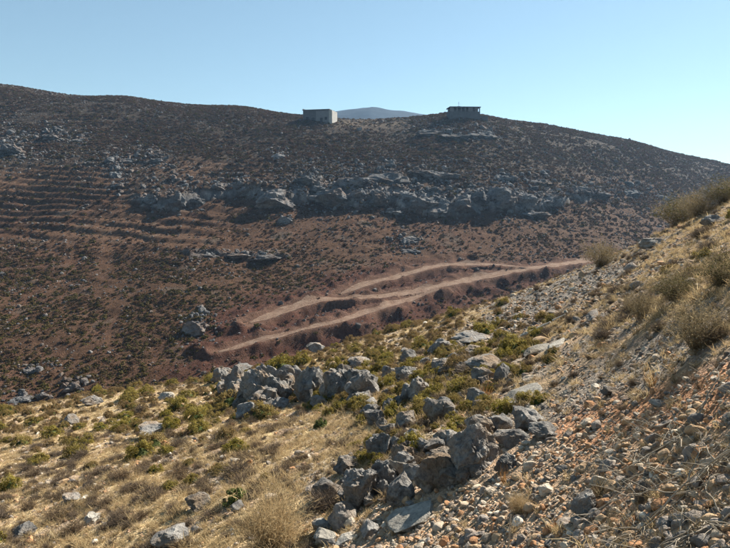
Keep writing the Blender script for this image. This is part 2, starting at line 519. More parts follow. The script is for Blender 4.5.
def near_tint(x, y, z):
    scree, rubble, red, u, v, n, n2 = near_zones(x, y, z)
    speck = noise3(x * 2.6, y * 2.6, 14.0)
    straw, soil = A(.44, .33, .18), A(.32, .23, .155)
    c = lerp(np.tile(straw, (len(x), 1)), soil, sstep(-.1, .55, n2 + .5 * n))
    c = lerp(c, A(.36, .30, .225), 0.6 * sstep(.1, .5, n))
    right = sstep(430, 560, u)
    c = lerp(c, A(.27, .185, .115), .65 * right)
    c = lerp(c, A(.26, .21, .175), .5 * sstep(.1, .45, speck))
    c = lerp(c, A(.205, .18, .155), scree)
    c = lerp(c, A(.36, .25, .165), rubble * .85)
    c = lerp(c, A(.36, .185, .10), red * .9)
    return c

def far_tint(x, y, z):
    u, v, d = proj(x, y, z)
    n = fbm(x * .02, y * .02, 2.0, 4); n2 = fbm(x * .11, y * .11, 7.0, 3)
    tm = terrace_mask(u, v)
    c = np.tile(A(.095, .055, .034), (len(x), 1))
    c = lerp(c, A(.066, .05, .037), sstep(205, 165, v + 18 * n))
    c = lerp(c, A(.115, .063, .041), .8 * sstep(.0, .5, n2 + .5 * n + .35 * tm) * sstep(165, 200, v))
    c = lerp(c, A(.142, .086, .055), .75 * tm * sstep(-.4, .3, n))
    c = lerp(c, A(.115, .095, .074), .6 * sstep(.25, .7, n2))
    cm = cliff_mask(u + 5 * noise3(x * .1, y * .1, 50.0), v + 5 * noise3(x * .09, y * .09, 51.0) + 3 * noise3(x * .3, y * .3, 52.0))
    cm = np.maximum(cm, sstep(4, -2, v - np.interp(u, CL_U, CL_V)) * sstep(-26, -14, v - np.interp(u, CL_U, CL_V)) * sstep(240, 320, u) * sstep(600, 520, u) * sstep(-.1, .25, n2))
    c = lerp(c, lerp(np.tile(A(.14, .138, .137), (len(x), 1)), A(.30, .295, .29), sstep(-.3, .4, fbm(x * .4, y * .4, 56.0, 3))), .9 * cm)
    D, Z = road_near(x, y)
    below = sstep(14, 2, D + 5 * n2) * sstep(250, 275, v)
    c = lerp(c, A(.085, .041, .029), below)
    c = lerp(c, A(.14, .082, .058), sstep(2.2, .2, D + 1.2 * n2))
    c = lerp(c, A(.13, .1, .073), .8 * sstep(10, 3, seg_d(u, v, (340, 121), (400, 122))))
    return c

# ------------------------------------------------------------------ the setting
ths = np.r_[np.linspace(-1.9, -.72, 24)[:-1], np.linspace(-.72, .72, 690), np.linspace(.72, 1.9, 24)[1:]]
near_sheet = polar_sheet('near_hillside', ths, np.geomspace(.35, 96, 500), z_near, M_NEAR, near_tint)
ths = np.r_[np.linspace(-1.3, -.72, 16)[:-1], np.linspace(-.72, .72, 680), np.linspace(.72, 1.3, 16)[1:]]
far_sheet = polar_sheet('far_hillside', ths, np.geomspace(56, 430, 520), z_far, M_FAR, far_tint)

def z_mount(x, y):
    r = np.hypot(x, y); u = 365 + F * x / np.maximum(y, 1)
    crest = np.interp(u, [-500, 0, 200, 300, 345, 372, 395, 430, 480, 560, 800, 1200], [170, 150, 130, 119, 113, 110.5, 114.5, 119.5, 128, 150, 200, 210])
    e = (190 - crest) / F * .985
    zc = EYE + 1150 * e / np.cos(np.arctan2(x, y)) * 1.0
    t = np.clip((r - 430) / (1150 - 430), 0, 1)
    b = -20.0
    z = b + (zc - b) * sstep(0.25, 1, t) * np.where(r > 1150, 1 - .25 * (r - 1150) / 500, 1)
    return z + 3.5 * fbm(x * .012, y * .012, 3.0, 4) * sstep(430, 700, r) - sstep(460, 426, r) * 25
mount = polar_sheet('distant_mountains', np.linspace(-1.0, 1.0, 260), np.linspace(425, 1650, 90), z_mount, M_MOUNT, lambda x, y, z: np.tile(A(.1, .095, .07), (len(x), 1)))

for nm, (pts, w) in ROADS.items():
    t = np.gradient(pts[:, :2], axis=0); t /= np.linalg.norm(t, axis=1)[:, None]
    nrm = np.c_[-t[:, 1], t[:, 0]]
    s = np.linspace(-1, 1, 13)
    L = np.arange(len(pts)) * .8
    taper = np.clip(np.minimum(L, L[-1] - L) / 9 + .25, 0, 1)
    wl = w / 2 * taper * (1 + .55 * fbm(L * .2, 0, 3.3, 3)); wr = w / 2 * taper * (1 + .55 * fbm(L * .2, 5, 9.3, 3))
    off = np.where(s[None, :] < 0, s[None, :] * wl[:, None], s[None, :] * wr[:, None])
    x = pts[:, 0:1] + nrm[:, 0:1] * off; y = pts[:, 1:2] + nrm[:, 1:2] * off
    z = z_far(x, y) + .10 - .05 * np.abs(s)[None, :] ** 4 - .06 * (np.abs(np.abs(s[None, :]) - .42) < .12)
    n, m = x.shape
    i = np.arange(n * m).reshape(n, m)
    Fq = np.stack([i[:-1, :-1], i[:-1, 1:], i[1:, 1:], i[1:, :-1]], -1).reshape(-1, 4)
    me = mesh('dirt_road', np.c_[x.ravel(), y.ravel(), z.ravel()], Fq, M_ROAD, True)
    tag(obj('dirt_road', me), kind='structure')

# ------------------------------------------------------------------ plant and stone shapes
def ico(sub):
    import bmesh
    bm = bmesh.new(); bmesh.ops.create_icosphere(bm, subdivisions=sub, radius=1.0)
    V = np.array([v.co[:] for v in bm.verts]); Fc = np.array([[v.index for v in f.verts] for f in bm.faces]); bm.free()
    return V, Fc
ICO = {k: ico(k) for k in (1, 2, 3, 4, 5)}

def rock_mesh(name, seed, sub, mat, dims=(1, 1, 1), cuts=14, rough=.16, stri=0.0, freq=1.3, lean=0.0):
    rg = np.random.default_rng(seed)
    V, Fc = ICO[sub]; V = V.copy()
    for k in range(cuts):                                 # broken faces
        n = rg.normal(size=3); n /= np.linalg.norm(n)
        c = rg.uniform(.48, .8)
        s = V @ n
        V -= np.outer(np.maximum(s - c, 0) * .93, n)
    N = V / np.linalg.norm(V, axis=1)[:, None]
    o = rg.uniform(0, 100, 3)
    q = V * freq + o
    d = rough * fbm(q[:, 0], q[:, 1], q[:, 2], 5 if sub > 3 else 3, .55)
    d -= rough * .5 * np.maximum(0, .25 - np.abs(noise3(q[:, 0] * 1.4, q[:, 1] * 1.4, q[:, 2] * .8 + 40))) * 2
    if stri:
        d -= .45 * stri * np.maximum(0, .35 - np.abs(noise3(q[:, 0] * 2.6 + 9, q[:, 1] * 2.6, q[:, 2] * .5)))
    V = V + N * d[:, None]
    V = V * np.array(dims) / 2
    V[:, 0] += lean * V[:, 2]
    return mesh(name, V, Fc, mat, sub < 3 and False)

def quads_to_mesh(name, c, ax, ay, tone, mat, extra=None):
    """c centre, ax / ay half-axes (n,3)"""
    n = len(c)
    V = np.stack([c - ax - ay, c + ax - ay, c + ax * .6 + ay, c - ax * .6 + ay], 1).reshape(-1, 3)
    Fq = np.arange(4 * n).reshape(n, 4)
    tn = np.repeat(tone, 4); mats = [mat]; mi = np.zeros(n)
    if extra is not None:                                  # core hull
        EV, EF, et, em = extra
        EFq = np.c_[EF, EF[:, 2]] if EF.shape[1] == 3 else EF
        V = np.concatenate([V, EV]); k = 4 * n
        faces = [tuple(r) for r in Fq.tolist()] + [tuple(int(i) + k for i in r) for r in EF]
        tn = np.r_[tn, np.full(len(EV), et)]
        mats = [mat, em]; mi = np.r_[mi, np.ones(len(EF))]
        return mesh(name, V, faces, mats, False, {'tone': tn}, mi)
    return mesh(name, V, Fq, mats, False, {'tone': tn}, mi)

def unit(a):
    return a / np.maximum(np.linalg.norm(a, axis=1), 1e-6)[:, None]

def cushion_mesh(name, seed, leaves, size, mat, core_mat, flat=.62, clumps=40, coresub=2):
    """low dense dome about 1 wide, base at z=0"""
    rg = np.random.default_rng(seed)
    cd = unit(rg.normal(size=(clumps, 3)) * np.array([1, 1, .9])); cd[:, 2] = np.abs(cd[:, 2])
    o = rg.uniform(0, 50, 3)
    lump = .5 * (1 + .35 * noise3(cd[:, 0] * 1.6 + o[0], cd[:, 1] * 1.6 + o[1], cd[:, 2] * 1.6 + o[2]) + rg.normal(size=clumps) * .06)
    cc = cd * lump[:, None] * .82 * np.array([1, 1, flat * 1.75])
    cc[:, 2] *= .6 / .62
    k = rg.integers(0, clumps, leaves)
    rr = rg.uniform(.06, .125, clumps)
    off = unit(rg.normal(size=(leaves, 3))) * (rr[k] * rg.uniform(.35, 1, leaves) ** .5)[:, None]
    c = cc[k] + off
    c[:, 2] = np.maximum(c[:, 2], .01)
    n = unit(off + .6 * cd[k] * .1 + rg.normal(size=(leaves, 3)) * .06)
    t = unit(np.cross(n, rg.normal(size=(leaves, 3))))
    b = np.cross(n, t)
    s = size * rg.uniform(.6, 1.4, leaves)
    tone = np.clip(.42 + .2 * rg.normal(size=leaves) + .22 * rg.normal(size=clumps)[k], 0, 1)
    CV, CF = ICO[coresub]
    CVv = CV * (.29 + .05 * noise3(CV[:, 0] * 2 + o[0], CV[:, 1] * 2, CV[:, 2] * 2))[:, None] * np.array([1, 1, flat * 1.6])
    return quads_to_mesh(name, c, t * s[:, None], b * (s * .6)[:, None], tone, mat, (CVv, CF, .1, core_mat))

def ribbons(rg, base, tip, bend, width, seg=3):
    """curved tapering ribbons; returns verts, quads"""
    n = len(base)
    ts = np.linspace(0, 1, seg + 1)
    pts = base[:, None, :] * (1 - ts)[None, :, None] + tip[:, None, :] * ts[None, :, None] + bend[:, None, :] * (4 * ts * (1 - ts))[None, :, None]
    d = unit(tip - base); side = unit(np.cross(d, rg.normal(size=(n, 3))))
    w = width[:, None] * (1 - .8 * ts)[None, :]
    Lf = pts - side[:, None, :] * w[:, :, None]; Rt = pts + side[:, None, :] * w[:, :, None]
    V = np.stack([Lf, Rt], 2).reshape(-1, 3)
    st = (seg + 1) * 2
    q = np.concatenate([np.array([[2 * i, 2 * i + 1, 2 * i + 3, 2 * i + 2]]) for i in range(seg)])
    Fq = (q[None] + (np.arange(n) * st)[:, None, None]).reshape(-1, 4)
    return V, Fq, st, pts

def twig_dome(name, seed, n, mat, w=.006, h=.6, spread=1.0, sub=3, bits=1, up=.25):
    """twiggy shrub about 1 wide"""
    rg = np.random.default_rng(seed)
    dr = unit(rg.normal(size=(n, 3)) * np.array([spread, spread, .8])); dr[:, 2] = np.abs(dr[:, 2]) + up; dr = unit(dr)
    o = rg.uniform(0, 50, 3)
    L = .5 * (1 + .4 * noise3(dr[:, 0] * 2 + o[0], dr[:, 1] * 2 + o[1], dr[:, 2] * 2)) * rg.uniform(.55, 1.1, n)
    base = rg.normal(size=(n, 3)) * .06; base[:, 2] = -.03
    tip = dr * L[:, None] * np.array([1, 1, h / .5])
    bend = rg.normal(size=(n, 3)) * .05
    V, Fq, st, pts = ribbons(rg, base, tip, bend, w * rg.uniform(.6, 1.4, n), 3)
    tone = np.repeat(np.clip(.5 + .25 * rg.normal(size=n), 0, 1), st)
    # side twigs
    m = n * sub
    k = rg.integers(0, n, m); j = rg.integers(1, 4, m)
    b2 = pts[k, j]
    t2 = b2 + unit(dr[k] + rg.normal(size=(m, 3)) * .7) * rg.uniform(.06, .2, m)[:, None]
    V2, F2, st2, _ = ribbons(rg, b2, t2, rg.normal(size=(m, 3)) * .012, w * .75 * rg.uniform(.6, 1.3, m), 2)
    F2 = F2 + len(V)
    V = np.concatenate([V, V2]); Fq = np.concatenate([Fq, F2])
    tone = np.r_[tone, np.repeat(np.clip(.55 + .25 * rg.normal(size=m), 0, 1), st2)]
    V[:, 2] = np.maximum(V[:, 2], -.05)
    return mesh(name, V, Fq, mat, False, {'tone': tone})

def tuft_mesh(name, seed, n, mat, h=1.0, w=.02, spread=.5):
    rg = np.random.default_rng(seed)
    base = rg.normal(size=(n, 3)) * .16; base[:, 2] = -.03
    dr = rg.normal(size=(n, 3)) * spread; dr[:, 2] = 1
    tip = base + unit(dr) * (h * rg.uniform(.4, 1.1, n))[:, None]
    bend = rg.normal(size=(n, 3)) * .06
    V, Fq, st, _ = ribbons(rg, base, tip, bend, w * rg.uniform(.6, 1.3, n), 2)
    return mesh(name, V, Fq, mat, False, {'tone': np.repeat(np.clip(.5 + .25 * rg.normal(size=n), 0, 1), st)})

# ------------------------------------------------------------------ placement
def slope_normal(zf, x, y, h=.4):
    gx = (zf(np.array([x + h]), np.array([y]))[0] - zf(np.array([x - h]), np.array([y]))[0]) / (2 * h)
    gy = (zf(np.array([x]), np.array([y + h]))[0] - zf(np.array([x]), np.array([y - h]))[0]) / (2 * h)
    return Vector((-gx, -gy, 1)).normalized()
def tilt_rot(n, amount, rz):
    up = Vector((0, 0, 1)).lerp(n, amount).normalized()
    return (up.to_track_quat('Z', 'Y').to_matrix().to_4x4() @ Matrix.Rotation(rz, 4, 'Z')).to_euler()

def scatter(name, xyz, rot, scl, idx, variants, label, cat):
    """one 'stuff' object: a point per stone or plant, a shape instanced on each"""
    me = bpy.data.meshes.new(name)
    n = len(xyz)
    me.vertices.add(n); me.vertices.foreach_set('co', np.asarray(xyz, np.float32).ravel())
    a = me.attributes.new('rot', 'FLOAT_VECTOR', 'POINT'); a.data.foreach_set('vector', np.asarray(rot, np.float32).ravel())
    a = me.attributes.new('scl', 'FLOAT_VECTOR', 'POINT'); a.data.foreach_set('vector', np.asarray(scl, np.float32).ravel())
    a = me.attributes.new('pick', 'INT', 'POINT'); a.data.foreach_set('value', np.asarray(idx, np.int32))
    o = obj(name, me)
    tag(o, label, cat, kind='stuff')
    nt = bpy.data.node_groups.new(name + '_nodes', 'GeometryNodeTree')
    nt.interface.new_socket('Geometry', in_out='INPUT', socket_type='NodeSocketGeometry')
    nt.interface.new_socket('Geometry', in_out='OUTPUT', socket_type='NodeSocketGeometry')
    gi = nt.nodes.new('NodeGroupInput'); go = nt.nodes.new('NodeGroupOutput')
    ip = nt.nodes.new('GeometryNodeInstanceOnPoints')
    g2 = nt.nodes.new('GeometryNodeGeometryToInstance')
    for v in reversed(variants):
        src = bpy.data.objects.new('shape_' + v.name, v)
        oi = nt.nodes.new('GeometryNodeObjectInfo'); oi.inputs[0].default_value = src
        nt.links.new(oi.outputs['Geometry'], g2.inputs[0])
    nt.links.new(gi.outputs[0], ip.inputs['Points'])
    nt.links.new(g2.outputs[0], ip.inputs['Instance'])
    ip.inputs['Pick Instance'].default_value = True
    def attr(nm, ty):
        x = nt.nodes.new('GeometryNodeInputNamedAttribute'); x.data_type = ty; x.inputs[0].default_value = nm
        return x.outputs[0]
    nt.links.new(attr('pick', 'INT'), ip.inputs['Instance Index'])
    e = nt.nodes.new('FunctionNodeEulerToRotation')
    nt.links.new(attr('rot', 'FLOAT_VECTOR'), e.inputs[0]); nt.links.new(e.outputs[0], ip.inputs['Rotation'])
    nt.links.new(attr('scl', 'FLOAT_VECTOR'), ip.inputs['Scale'])
    nt.links.new(ip.outputs[0], go.inputs[0])
    md = o.modifiers.new('scatter', 'NODES'); md.node_group = nt
    return o

# ------------------------------------------------------------------ rocks that stand out one by one (near slope)
def near_at(u, v):
    for k in range(14):
        p = on_surf(u, v + k, z_near, 1.2, 95)
        if p is not None: return p
def far_at(u, v):
    return on_surf(u, v, z_far, 60, 430, 900)

def hero_rock(nm, cat, label, u, v, w, h, seed, mat=M_LIME, sub=4, depth=1.0, rough=.17, stri=.0, cuts=15, lean=0.0, sink=.3, rz=None, far=False, group=None, tilt=0.0):
    """a rock whose foot is seen at (u, v), w x h as seen from the camera"""
    p = far_at(u, v) if far else near_at(u, v)
    if p is None: return None
    d = p[1] * CP - (p[2] - EYE) * SP
    W = w * d / F * 1.22; H = h * d / F * 1.02
    # a body seen from slightly above: part of its height shows as its top
    H2 = max(H * .92, .3 * W) * (1 + sink)
    Dp = W * depth
    rg = np.random.default_rng(seed + 900)
    me = rock_mesh(nm, seed, sub, mat, (W * 1.2, Dp * 1.2, H2 * 1.2), cuts + 5, rough * .8, stri, 1.9, lean)
    dirx, diry = p[0] / math.hypot(p[0], p[1]), p[1] / math.hypot(p[0], p[1])
    x = p[0] + dirx * Dp * .38; y = p[1] + diry * Dp * .38
    z = p[2] + H2 * (.5 - sink)
    o = obj(nm, me, None, (x, y, z), (rg.uniform(-.12, .12), rg.uniform(-.1, .1) + tilt, rg.uniform(-.35, .35) if rz is None else rz))
    tag(o, label, cat, group)
    return o

LM = [(222,378,'dark crag ending the rock wall'),(263,388,'tallest crag'),(286,385,'grey knob in the rock wall'),(311,382,'striated slab'),(342,386,'vertical block of the rock wall'),(361,391,'right end of the rock wall'),
 (246,415,'fallen block'),(317,349,'rounded boulder on the crest'),(419,390,'craggy rock between the outcrops'),(441,412,'split crag'),(501,375,'rounded dark rock by the ledge'),(470,340,'low hump atop the bush band'),
 (488,368,'flat topped grey rock'),(361,485,'largest dark boulder'),(400,495,'wedge shaped boulder'),(433,475,'brownish boulder'),(474,458,'big craggy boulder'),(380,447,'upright rock in shadow'),(326,493,'low dark boulder'),
 (528,422,'grey shaded crag'),(545,435,'blue grey boulder'),(586,507,'layered grey stone'),(600,486,'tan square stone'),(643,495,'half buried stone'),(546,492,'big rust coloured stone'),(93,401,'dark low rock on the spur'),
 (70,422,'grey rock on the spur'),(168,397,'pale stone near the spur crest'),(146,434,'flat grey rock on the spur'),(198,506,'dark boulder in the grass'),(237,505,'leafy green bush'),(234,461,'small white stone'),
 (93,518,'white topped stone'),(175,540,'long grey rock at the bottom edge'),(25,533,'slanting corner rock'),(70,500,'grey stone between dry bushes'),(657,403,'whitish stone on red soil'),(714,220,'dark crest rock'),
 (413,516,'big flat slab'),(522,394,'long pale slab'),(536,352,'overhanging ledge'),(545,328,'fallen pole'),(414,445,'bright green bush'),(451,433,'yellowish bush'),(461,388,'broad domed bush'),(512,348,'wide bush below the pole'),
 (141,450,'widest bush on the spur'),(272,525,'big straw bush'),(485,428,'grey twiggy bush'),(602,258,'skyline bush by the road'),(642,310,'bush with the long shadow'),(700,330,'tall airy bush'),(520,500,'pale dry bush in the rubble'),
 (509,540,'bare stick'),(722,522,'corner twig tangle'),(690,490,'arching pale twigs'),(655,470,'thin bleached twigs'),(620,445,'ring shaped twigs'),(380,540,'round brown stone'),(321,528,'pale square stone'),(130,397,'skyline bush of the spur'),
 (40,460,'faded bush at the left edge'),(10,490,'left edge of the dry grass'),(565,410,'red soil tongue'),(590,340,'narrow grey slab')]
def beside(u, v):
    d = [(math.hypot(u - a, (v - b) * 1.3), a, b, n) for a, b, n in LM]
    q, a, b, n = min(d)
    du, dv = u - a, (v - b) * 1.3
    near = 'just ' if q < 16 else ''
    if abs(du) > 2.2 * abs(dv): rel = 'right of' if du > 0 else 'left of'
    elif abs(dv) > 2.2 * abs(du): rel = 'below' if dv > 0 else 'above'
    else: rel = ('below' if dv > 0 else 'above') + ('-right of' if du > 0 else '-left of')
    return f'{near}{rel} the {n}'

CR = 'crags of the rock wall on the spur'
LO = 'boulders of the lower outcrop'
HEROES = [
 # the rock wall on the spur
 ('crag', 'small dark crag at the upper left end of the rock wall', 222, 384, 20, 22, 11, CR, dict(stri=.3)),
 ('crag', 'low grey lump at the left foot of the rock wall', 228, 397, 18, 15, 12, CR, dict()),
 ('crag', 'shaded grey rock left of the tallest crag in the rock wall', 244, 400, 19, 20, 13, CR, dict(stri=.2)),
 ('crag', 'tallest pale topped crag of the rock wall', 263, 405, 32, 42, 14, CR, dict(sub=5, stri=.5, depth=.7, rough=.2)),
 ('crag', 'grey knob just right of the tallest crag in the rock wall', 286, 397, 22, 33, 15, CR, dict(stri=.3)),
 ('crag', 'dark striated slab leaning left in the middle of the rock wall', 311, 396, 32, 36, 16, CR, dict(sub=5, stri=.8, lean=.35, rough=.14)),
 ('crag', 'rounded boulder wedged right of the striated slab', 325, 397, 15, 22, 17, CR, dict(rough=.1)),
 ('crag', 'broad vertical block near the right end of the rock wall', 342, 399, 28, 34, 18, CR, dict(sub=5, stri=.5)),
 ('crag', 'narrow block at the right end of the rock wall', 359, 400, 17, 25, 19, CR, dict(stri=.3)),
 ('crag', 'fallen grey block in the shadow under the left of the rock wall', 246, 420, 22, 16, 20, CR, dict()),
 ('crag', 'low rubble block at the foot of the tallest crag', 279, 409, 18, 9, 21, CR, dict()),
 ('crag', 'tilted block at the foot of the striated slab', 318, 408, 16, 10, 22, CR, dict()),
 ('boulder', 'pale rounded boulder on the crest behind the rock wall', 317, 353, 17, 11, 23, None, dict(rough=.1)),
 ('boulder', 'flat grey boulder on the crest left of the rock wall', 240, 366, 20, 8, 24, None, dict()),
 ('boulder', 'low grey boulder on the crest above the vertical block', 361, 366, 18, 8, 25, None, dict()),
 # middle crags
 ('boulder', 'craggy grey rock between the rock wall and the lower outcrop', 419, 400, 24, 27, 31, None, dict(stri=.4)),
 ('boulder', 'dark split crag uphill of the bright green cushion bush', 441, 423, 27, 25, 32, None, dict(stri=.3)),
 ('boulder', 'rounded dark rock standing in shade beside the flat ledge', 501, 383, 14, 20, 33, None, dict(rough=.09)),
 ('boulder', 'small pale boulder near the scree foot', 409, 362, 16, 11, 34, None, dict()),
 ('boulder', 'low grey hump at the top of the bush band', 470, 345, 34, 12, 35, None, dict(depth=1.2)),
 ('boulder', 'flat topped grey rock left of the pale slab', 488, 372, 34, 12, 36, None, dict(depth=1.0)),
 # lower outcrop
 ('boulder', 'largest dark faced boulder at the left of the lower outcrop', 361, 507, 38, 50, 41, LO, dict(sub=5, stri=.25, depth=.7, rough=.2)),
 ('boulder', 'knobbly boulder standing behind the largest one in the lower outcrop', 384, 489, 24, 36, 42, LO, dict(sub=5, rough=.2)),
 ('boulder', 'thin pale slab leaning in a cleft of the lower outcrop', 404, 478, 13, 25, 43, LO, dict(mat=M_SLAB, lean=-.5, depth=.4, tilt=-.25)),
 ('boulder', 'wedge shaped boulder with a flat pale top in the lower outcrop', 400, 508, 31, 32, 44, LO, dict(sub=5, cuts=14, rough=.1)),
 ('boulder', 'brownish rounded boulder in the middle of the lower outcrop', 433, 492, 37, 40, 45, LO, dict(sub=5, rough=.12)),
 ('boulder', 'big craggy boulder at the right end of the lower outcrop', 474, 476, 44, 44, 46, LO, dict(sub=5, stri=.3, rough=.2)),
 ('boulder', 'dark upright rock in shadow behind the lower outcrop', 380, 459, 26, 30, 47, LO, dict(stri=.4)),
 ('boulder', 'small grey rock left of the bright green cushion bush', 394, 451, 14, 16, 48, LO, dict()),
 ('boulder', 'grey boulder right of the bright green cushion bush', 437, 452, 22, 14, 49, LO, dict()),
 ('boulder', 'low dark boulder at the left foot of the lower outcrop', 326, 499, 28, 17, 50, LO, dict(rough=.1)),
 ('boulder', 'shaded wedge of rock under the big craggy boulder', 452, 487, 22, 16, 51, LO, dict()),
 ('boulder', 'grey shaded crag uphill of the grey twiggy bush', 528, 432, 38, 24, 52, None, dict(stri=.2)),
 ('boulder', 'grey rock at the upper edge of the rubble slope', 512, 447, 28, 18, 53, None, dict()),
 ('boulder', 'blue grey boulder at the top of the rubble slope', 545, 440, 30, 14, 54, None, dict()),
 # bottom edge
 ('boulder', 'brownish boulder at the foot of the largest dark faced boulder', 344, 528, 26, 20, 61, None, dict(rough=.1)),
 ('boulder', 'pale square stone beside the straw bush at the bottom edge', 321, 533, 16, 15, 62, None, dict(mat=M_SLAB, rough=.08, cuts=14)),
 ('boulder', 'pale flat stone at the bottom edge below the square one', 326, 547, 24, 13, 63, None, dict(mat=M_SLAB, rough=.08)),
 ('boulder', 'round brown stone beside the big flat slab', 370, 538, 18, 16, 64, None, dict(rough=.08)),
 ('boulder', 'layered grey stone in the rubble at bottom right', 586, 516, 24, 22, 65, None, dict(cuts=12, rough=.1)),
 ('boulder', 'tan square stone at the edge of the dry twigs', 600, 492, 15, 16, 66, None, dict(mat=M_SLAB, cuts=14, rough=.07)),
 ('boulder', 'grey brown rounded stone half buried in dry twigs', 643, 502, 24, 18, 67, None, dict(rough=.07)),
 ('boulder', 'rust coloured stone in the middle of the rubble', 546, 496, 16, 12, 68, None, dict(mat=M_STONE, rough=.1)),
 # golden slope
 ('boulder', 'dark low rock on the crest of the golden spur', 93, 405, 18, 9, 71, None, dict()),
 ('boulder', 'grey rock on the golden spur beside green bushes', 70, 426, 16, 10, 72, None, dict()),
 ('boulder', 'pale stone near the crest of the golden spur', 168, 400, 15, 8, 73, None, dict(mat=M_SLAB)),
 ('boulder', 'flat grey rock lying above the widest bush of the golden spur', 152, 436, 24, 8, 74, None, dict(mat=M_LIME, depth=1.1)),
 ('boulder', 'dark shaded boulder in the dry grass below the widest bush', 198, 511, 26, 12, 75, None, dict()),
 ('boulder', 'rounded grey stone beside the small green bush', 237, 513, 13, 11, 76, None, dict(rough=.08)),
 ('boulder', 'small white stone lying on straw below the rock wall', 234, 464, 9, 6, 77, None, dict(mat=M_SLAB, rough=.08)),
 ('boulder', 'white topped stone in the grass at bottom left', 93, 523, 14, 10, 78, None, dict(mat=M_SLAB)),
 ('boulder', 'long grey rock breaking the bottom edge of the golden slope', 175, 546, 32, 14, 79, None, dict()),
 ('boulder', 'slanting grey rock in the bottom left corner', 25, 537, 22, 10, 80, None, dict(lean=.3)),
 ('boulder', 'grey stone between dry bushes near the bottom left', 70, 503, 16, 8, 81, None, dict()),
 # right slope
 ('boulder', 'whitish stone on the red soil of the right slope', 657, 407, 11, 9, 91, None, dict(mat=M_SLAB, rough=.1)),
 ('boulder', 'dark rock below the straw crest at the right edge', 714, 226, 24, 14, 92, None, dict(stri=.2)),
 ('boulder', 'grey ledge under the bushes of the right crest', 655, 246, 26, 7, 93, None, dict()),
 ('boulder', 'grey stone on the track of bare scree at right', 610, 396, 16, 8, 94, None, dict()),
]
for nm, lab, u, v, w, h, sd_, grp, kw in HEROES:
    hero_rock(nm, 'rock', lab, u, v, w, h, sd_, group=grp, **kw)

rgf = np.random.default_rng(91)
SZ = lambda w: 'small' if w < 14 else ('mid-sized' if w < 18 else 'large')
for i in range(22):
    t = rgf.uniform(); u_ = 226 + 142 * t; v_ = np.interp(u_, [226, 262, 300, 360, 368], [396, 405, 398, 401, 400]) + rgf.uniform(-9, 5)
    w_ = rgf.uniform(16, 32)
    hero_rock('crag', 'rock', f'{SZ(w_)} grey crag {beside(u_, v_ - 8)}', u_, v_, w_, w_ * rgf.uniform(.8, 1.35), 1100 + i, group='crags packed into the rock wall', stri=rgf.uniform(0, .5), rough=.2, depth=1.0, sink=.35)
for i in range(26):
    t = rgf.uniform(); u_ = 345 + 165 * t; v_ = np.interp(u_, [345, 400, 450, 510], [505, 490, 478, 462]) + rgf.uniform(-34, 10)
    w_ = rgf.uniform(12, 28)
    hero_rock('boulder', 'rock', f'{SZ(w_)} grey wedged rock {beside(u_, v_ - 6)}', u_, v_, w_, w_ * rgf.uniform(.6, 1.1), 1150 + i, group='rocks wedged in the lower outcrop', stri=rgf.uniform(0, .3), rough=.18, depth=1.0, sink=.35)
for i in range(44):
    u_ = rgf.uniform(385, 500); v_ = rgf.uniform(352, 432)
    if i > 28: u_ = rgf.uniform(350, 415); v_ = 400 + (u_ - 350) * .75 + rgf.uniform(-10, 10)
    w_ = rgf.uniform(9, 22)
    hero_rock('boulder', 'rock', f'{SZ(w_)} grey rock among bushes {beside(u_, v_ - 5)}', u_, v_, w_, w_ * rgf.uniform(.6, 1.1), 1200 + i, group='rocks between the outcrops', stri=rgf.uniform(0, .3), rough=.18, depth=1.0, sink=.35)

# flat slabs
def slab(label, u, v, w, h, seed, thick, mat=M_SLAB, rz=0.0, depth=1.6):
    p = near_at(u, v)
    d = p[1] * CP - (p[2] - EYE) * SP
    W = w * d / F
    n = slope_normal(z_near, p[0], p[1])
    me = rock_mesh('stone_slab', seed, 4, mat, (W * 1.35, W * depth * h / w * 2.2, thick), 12, .08)
    o = obj('stone_slab', me, None, (p[0], p[1], p[2] + thick * .22), tilt_rot(n, .8, rz))
    tag(o, label, 'slab')
slab('big flat pale slab in front of the lower outcrop', 413, 519, 52, 20, 201, .14)
slab('long flat pale slab beside orange grass, above the twiggy bush', 522, 396, 56, 13, 202, .16)
slab('overhanging ledge slab casting a dark shadow on the right slope', 536, 354, 46, 8, 203, .34, M_SLAB, 0, 1.3)
slab('thin pale sheet of rock just above the overhanging ledge', 556, 346, 44, 6, 204, .14)
slab('small flat stone at the foot of the rubble slope', 345, 541, 18, 8, 205, .1)
slab('narrow grey slab beside the scree strip', 592, 318, 40, 5, 206, .3, M_LIME)

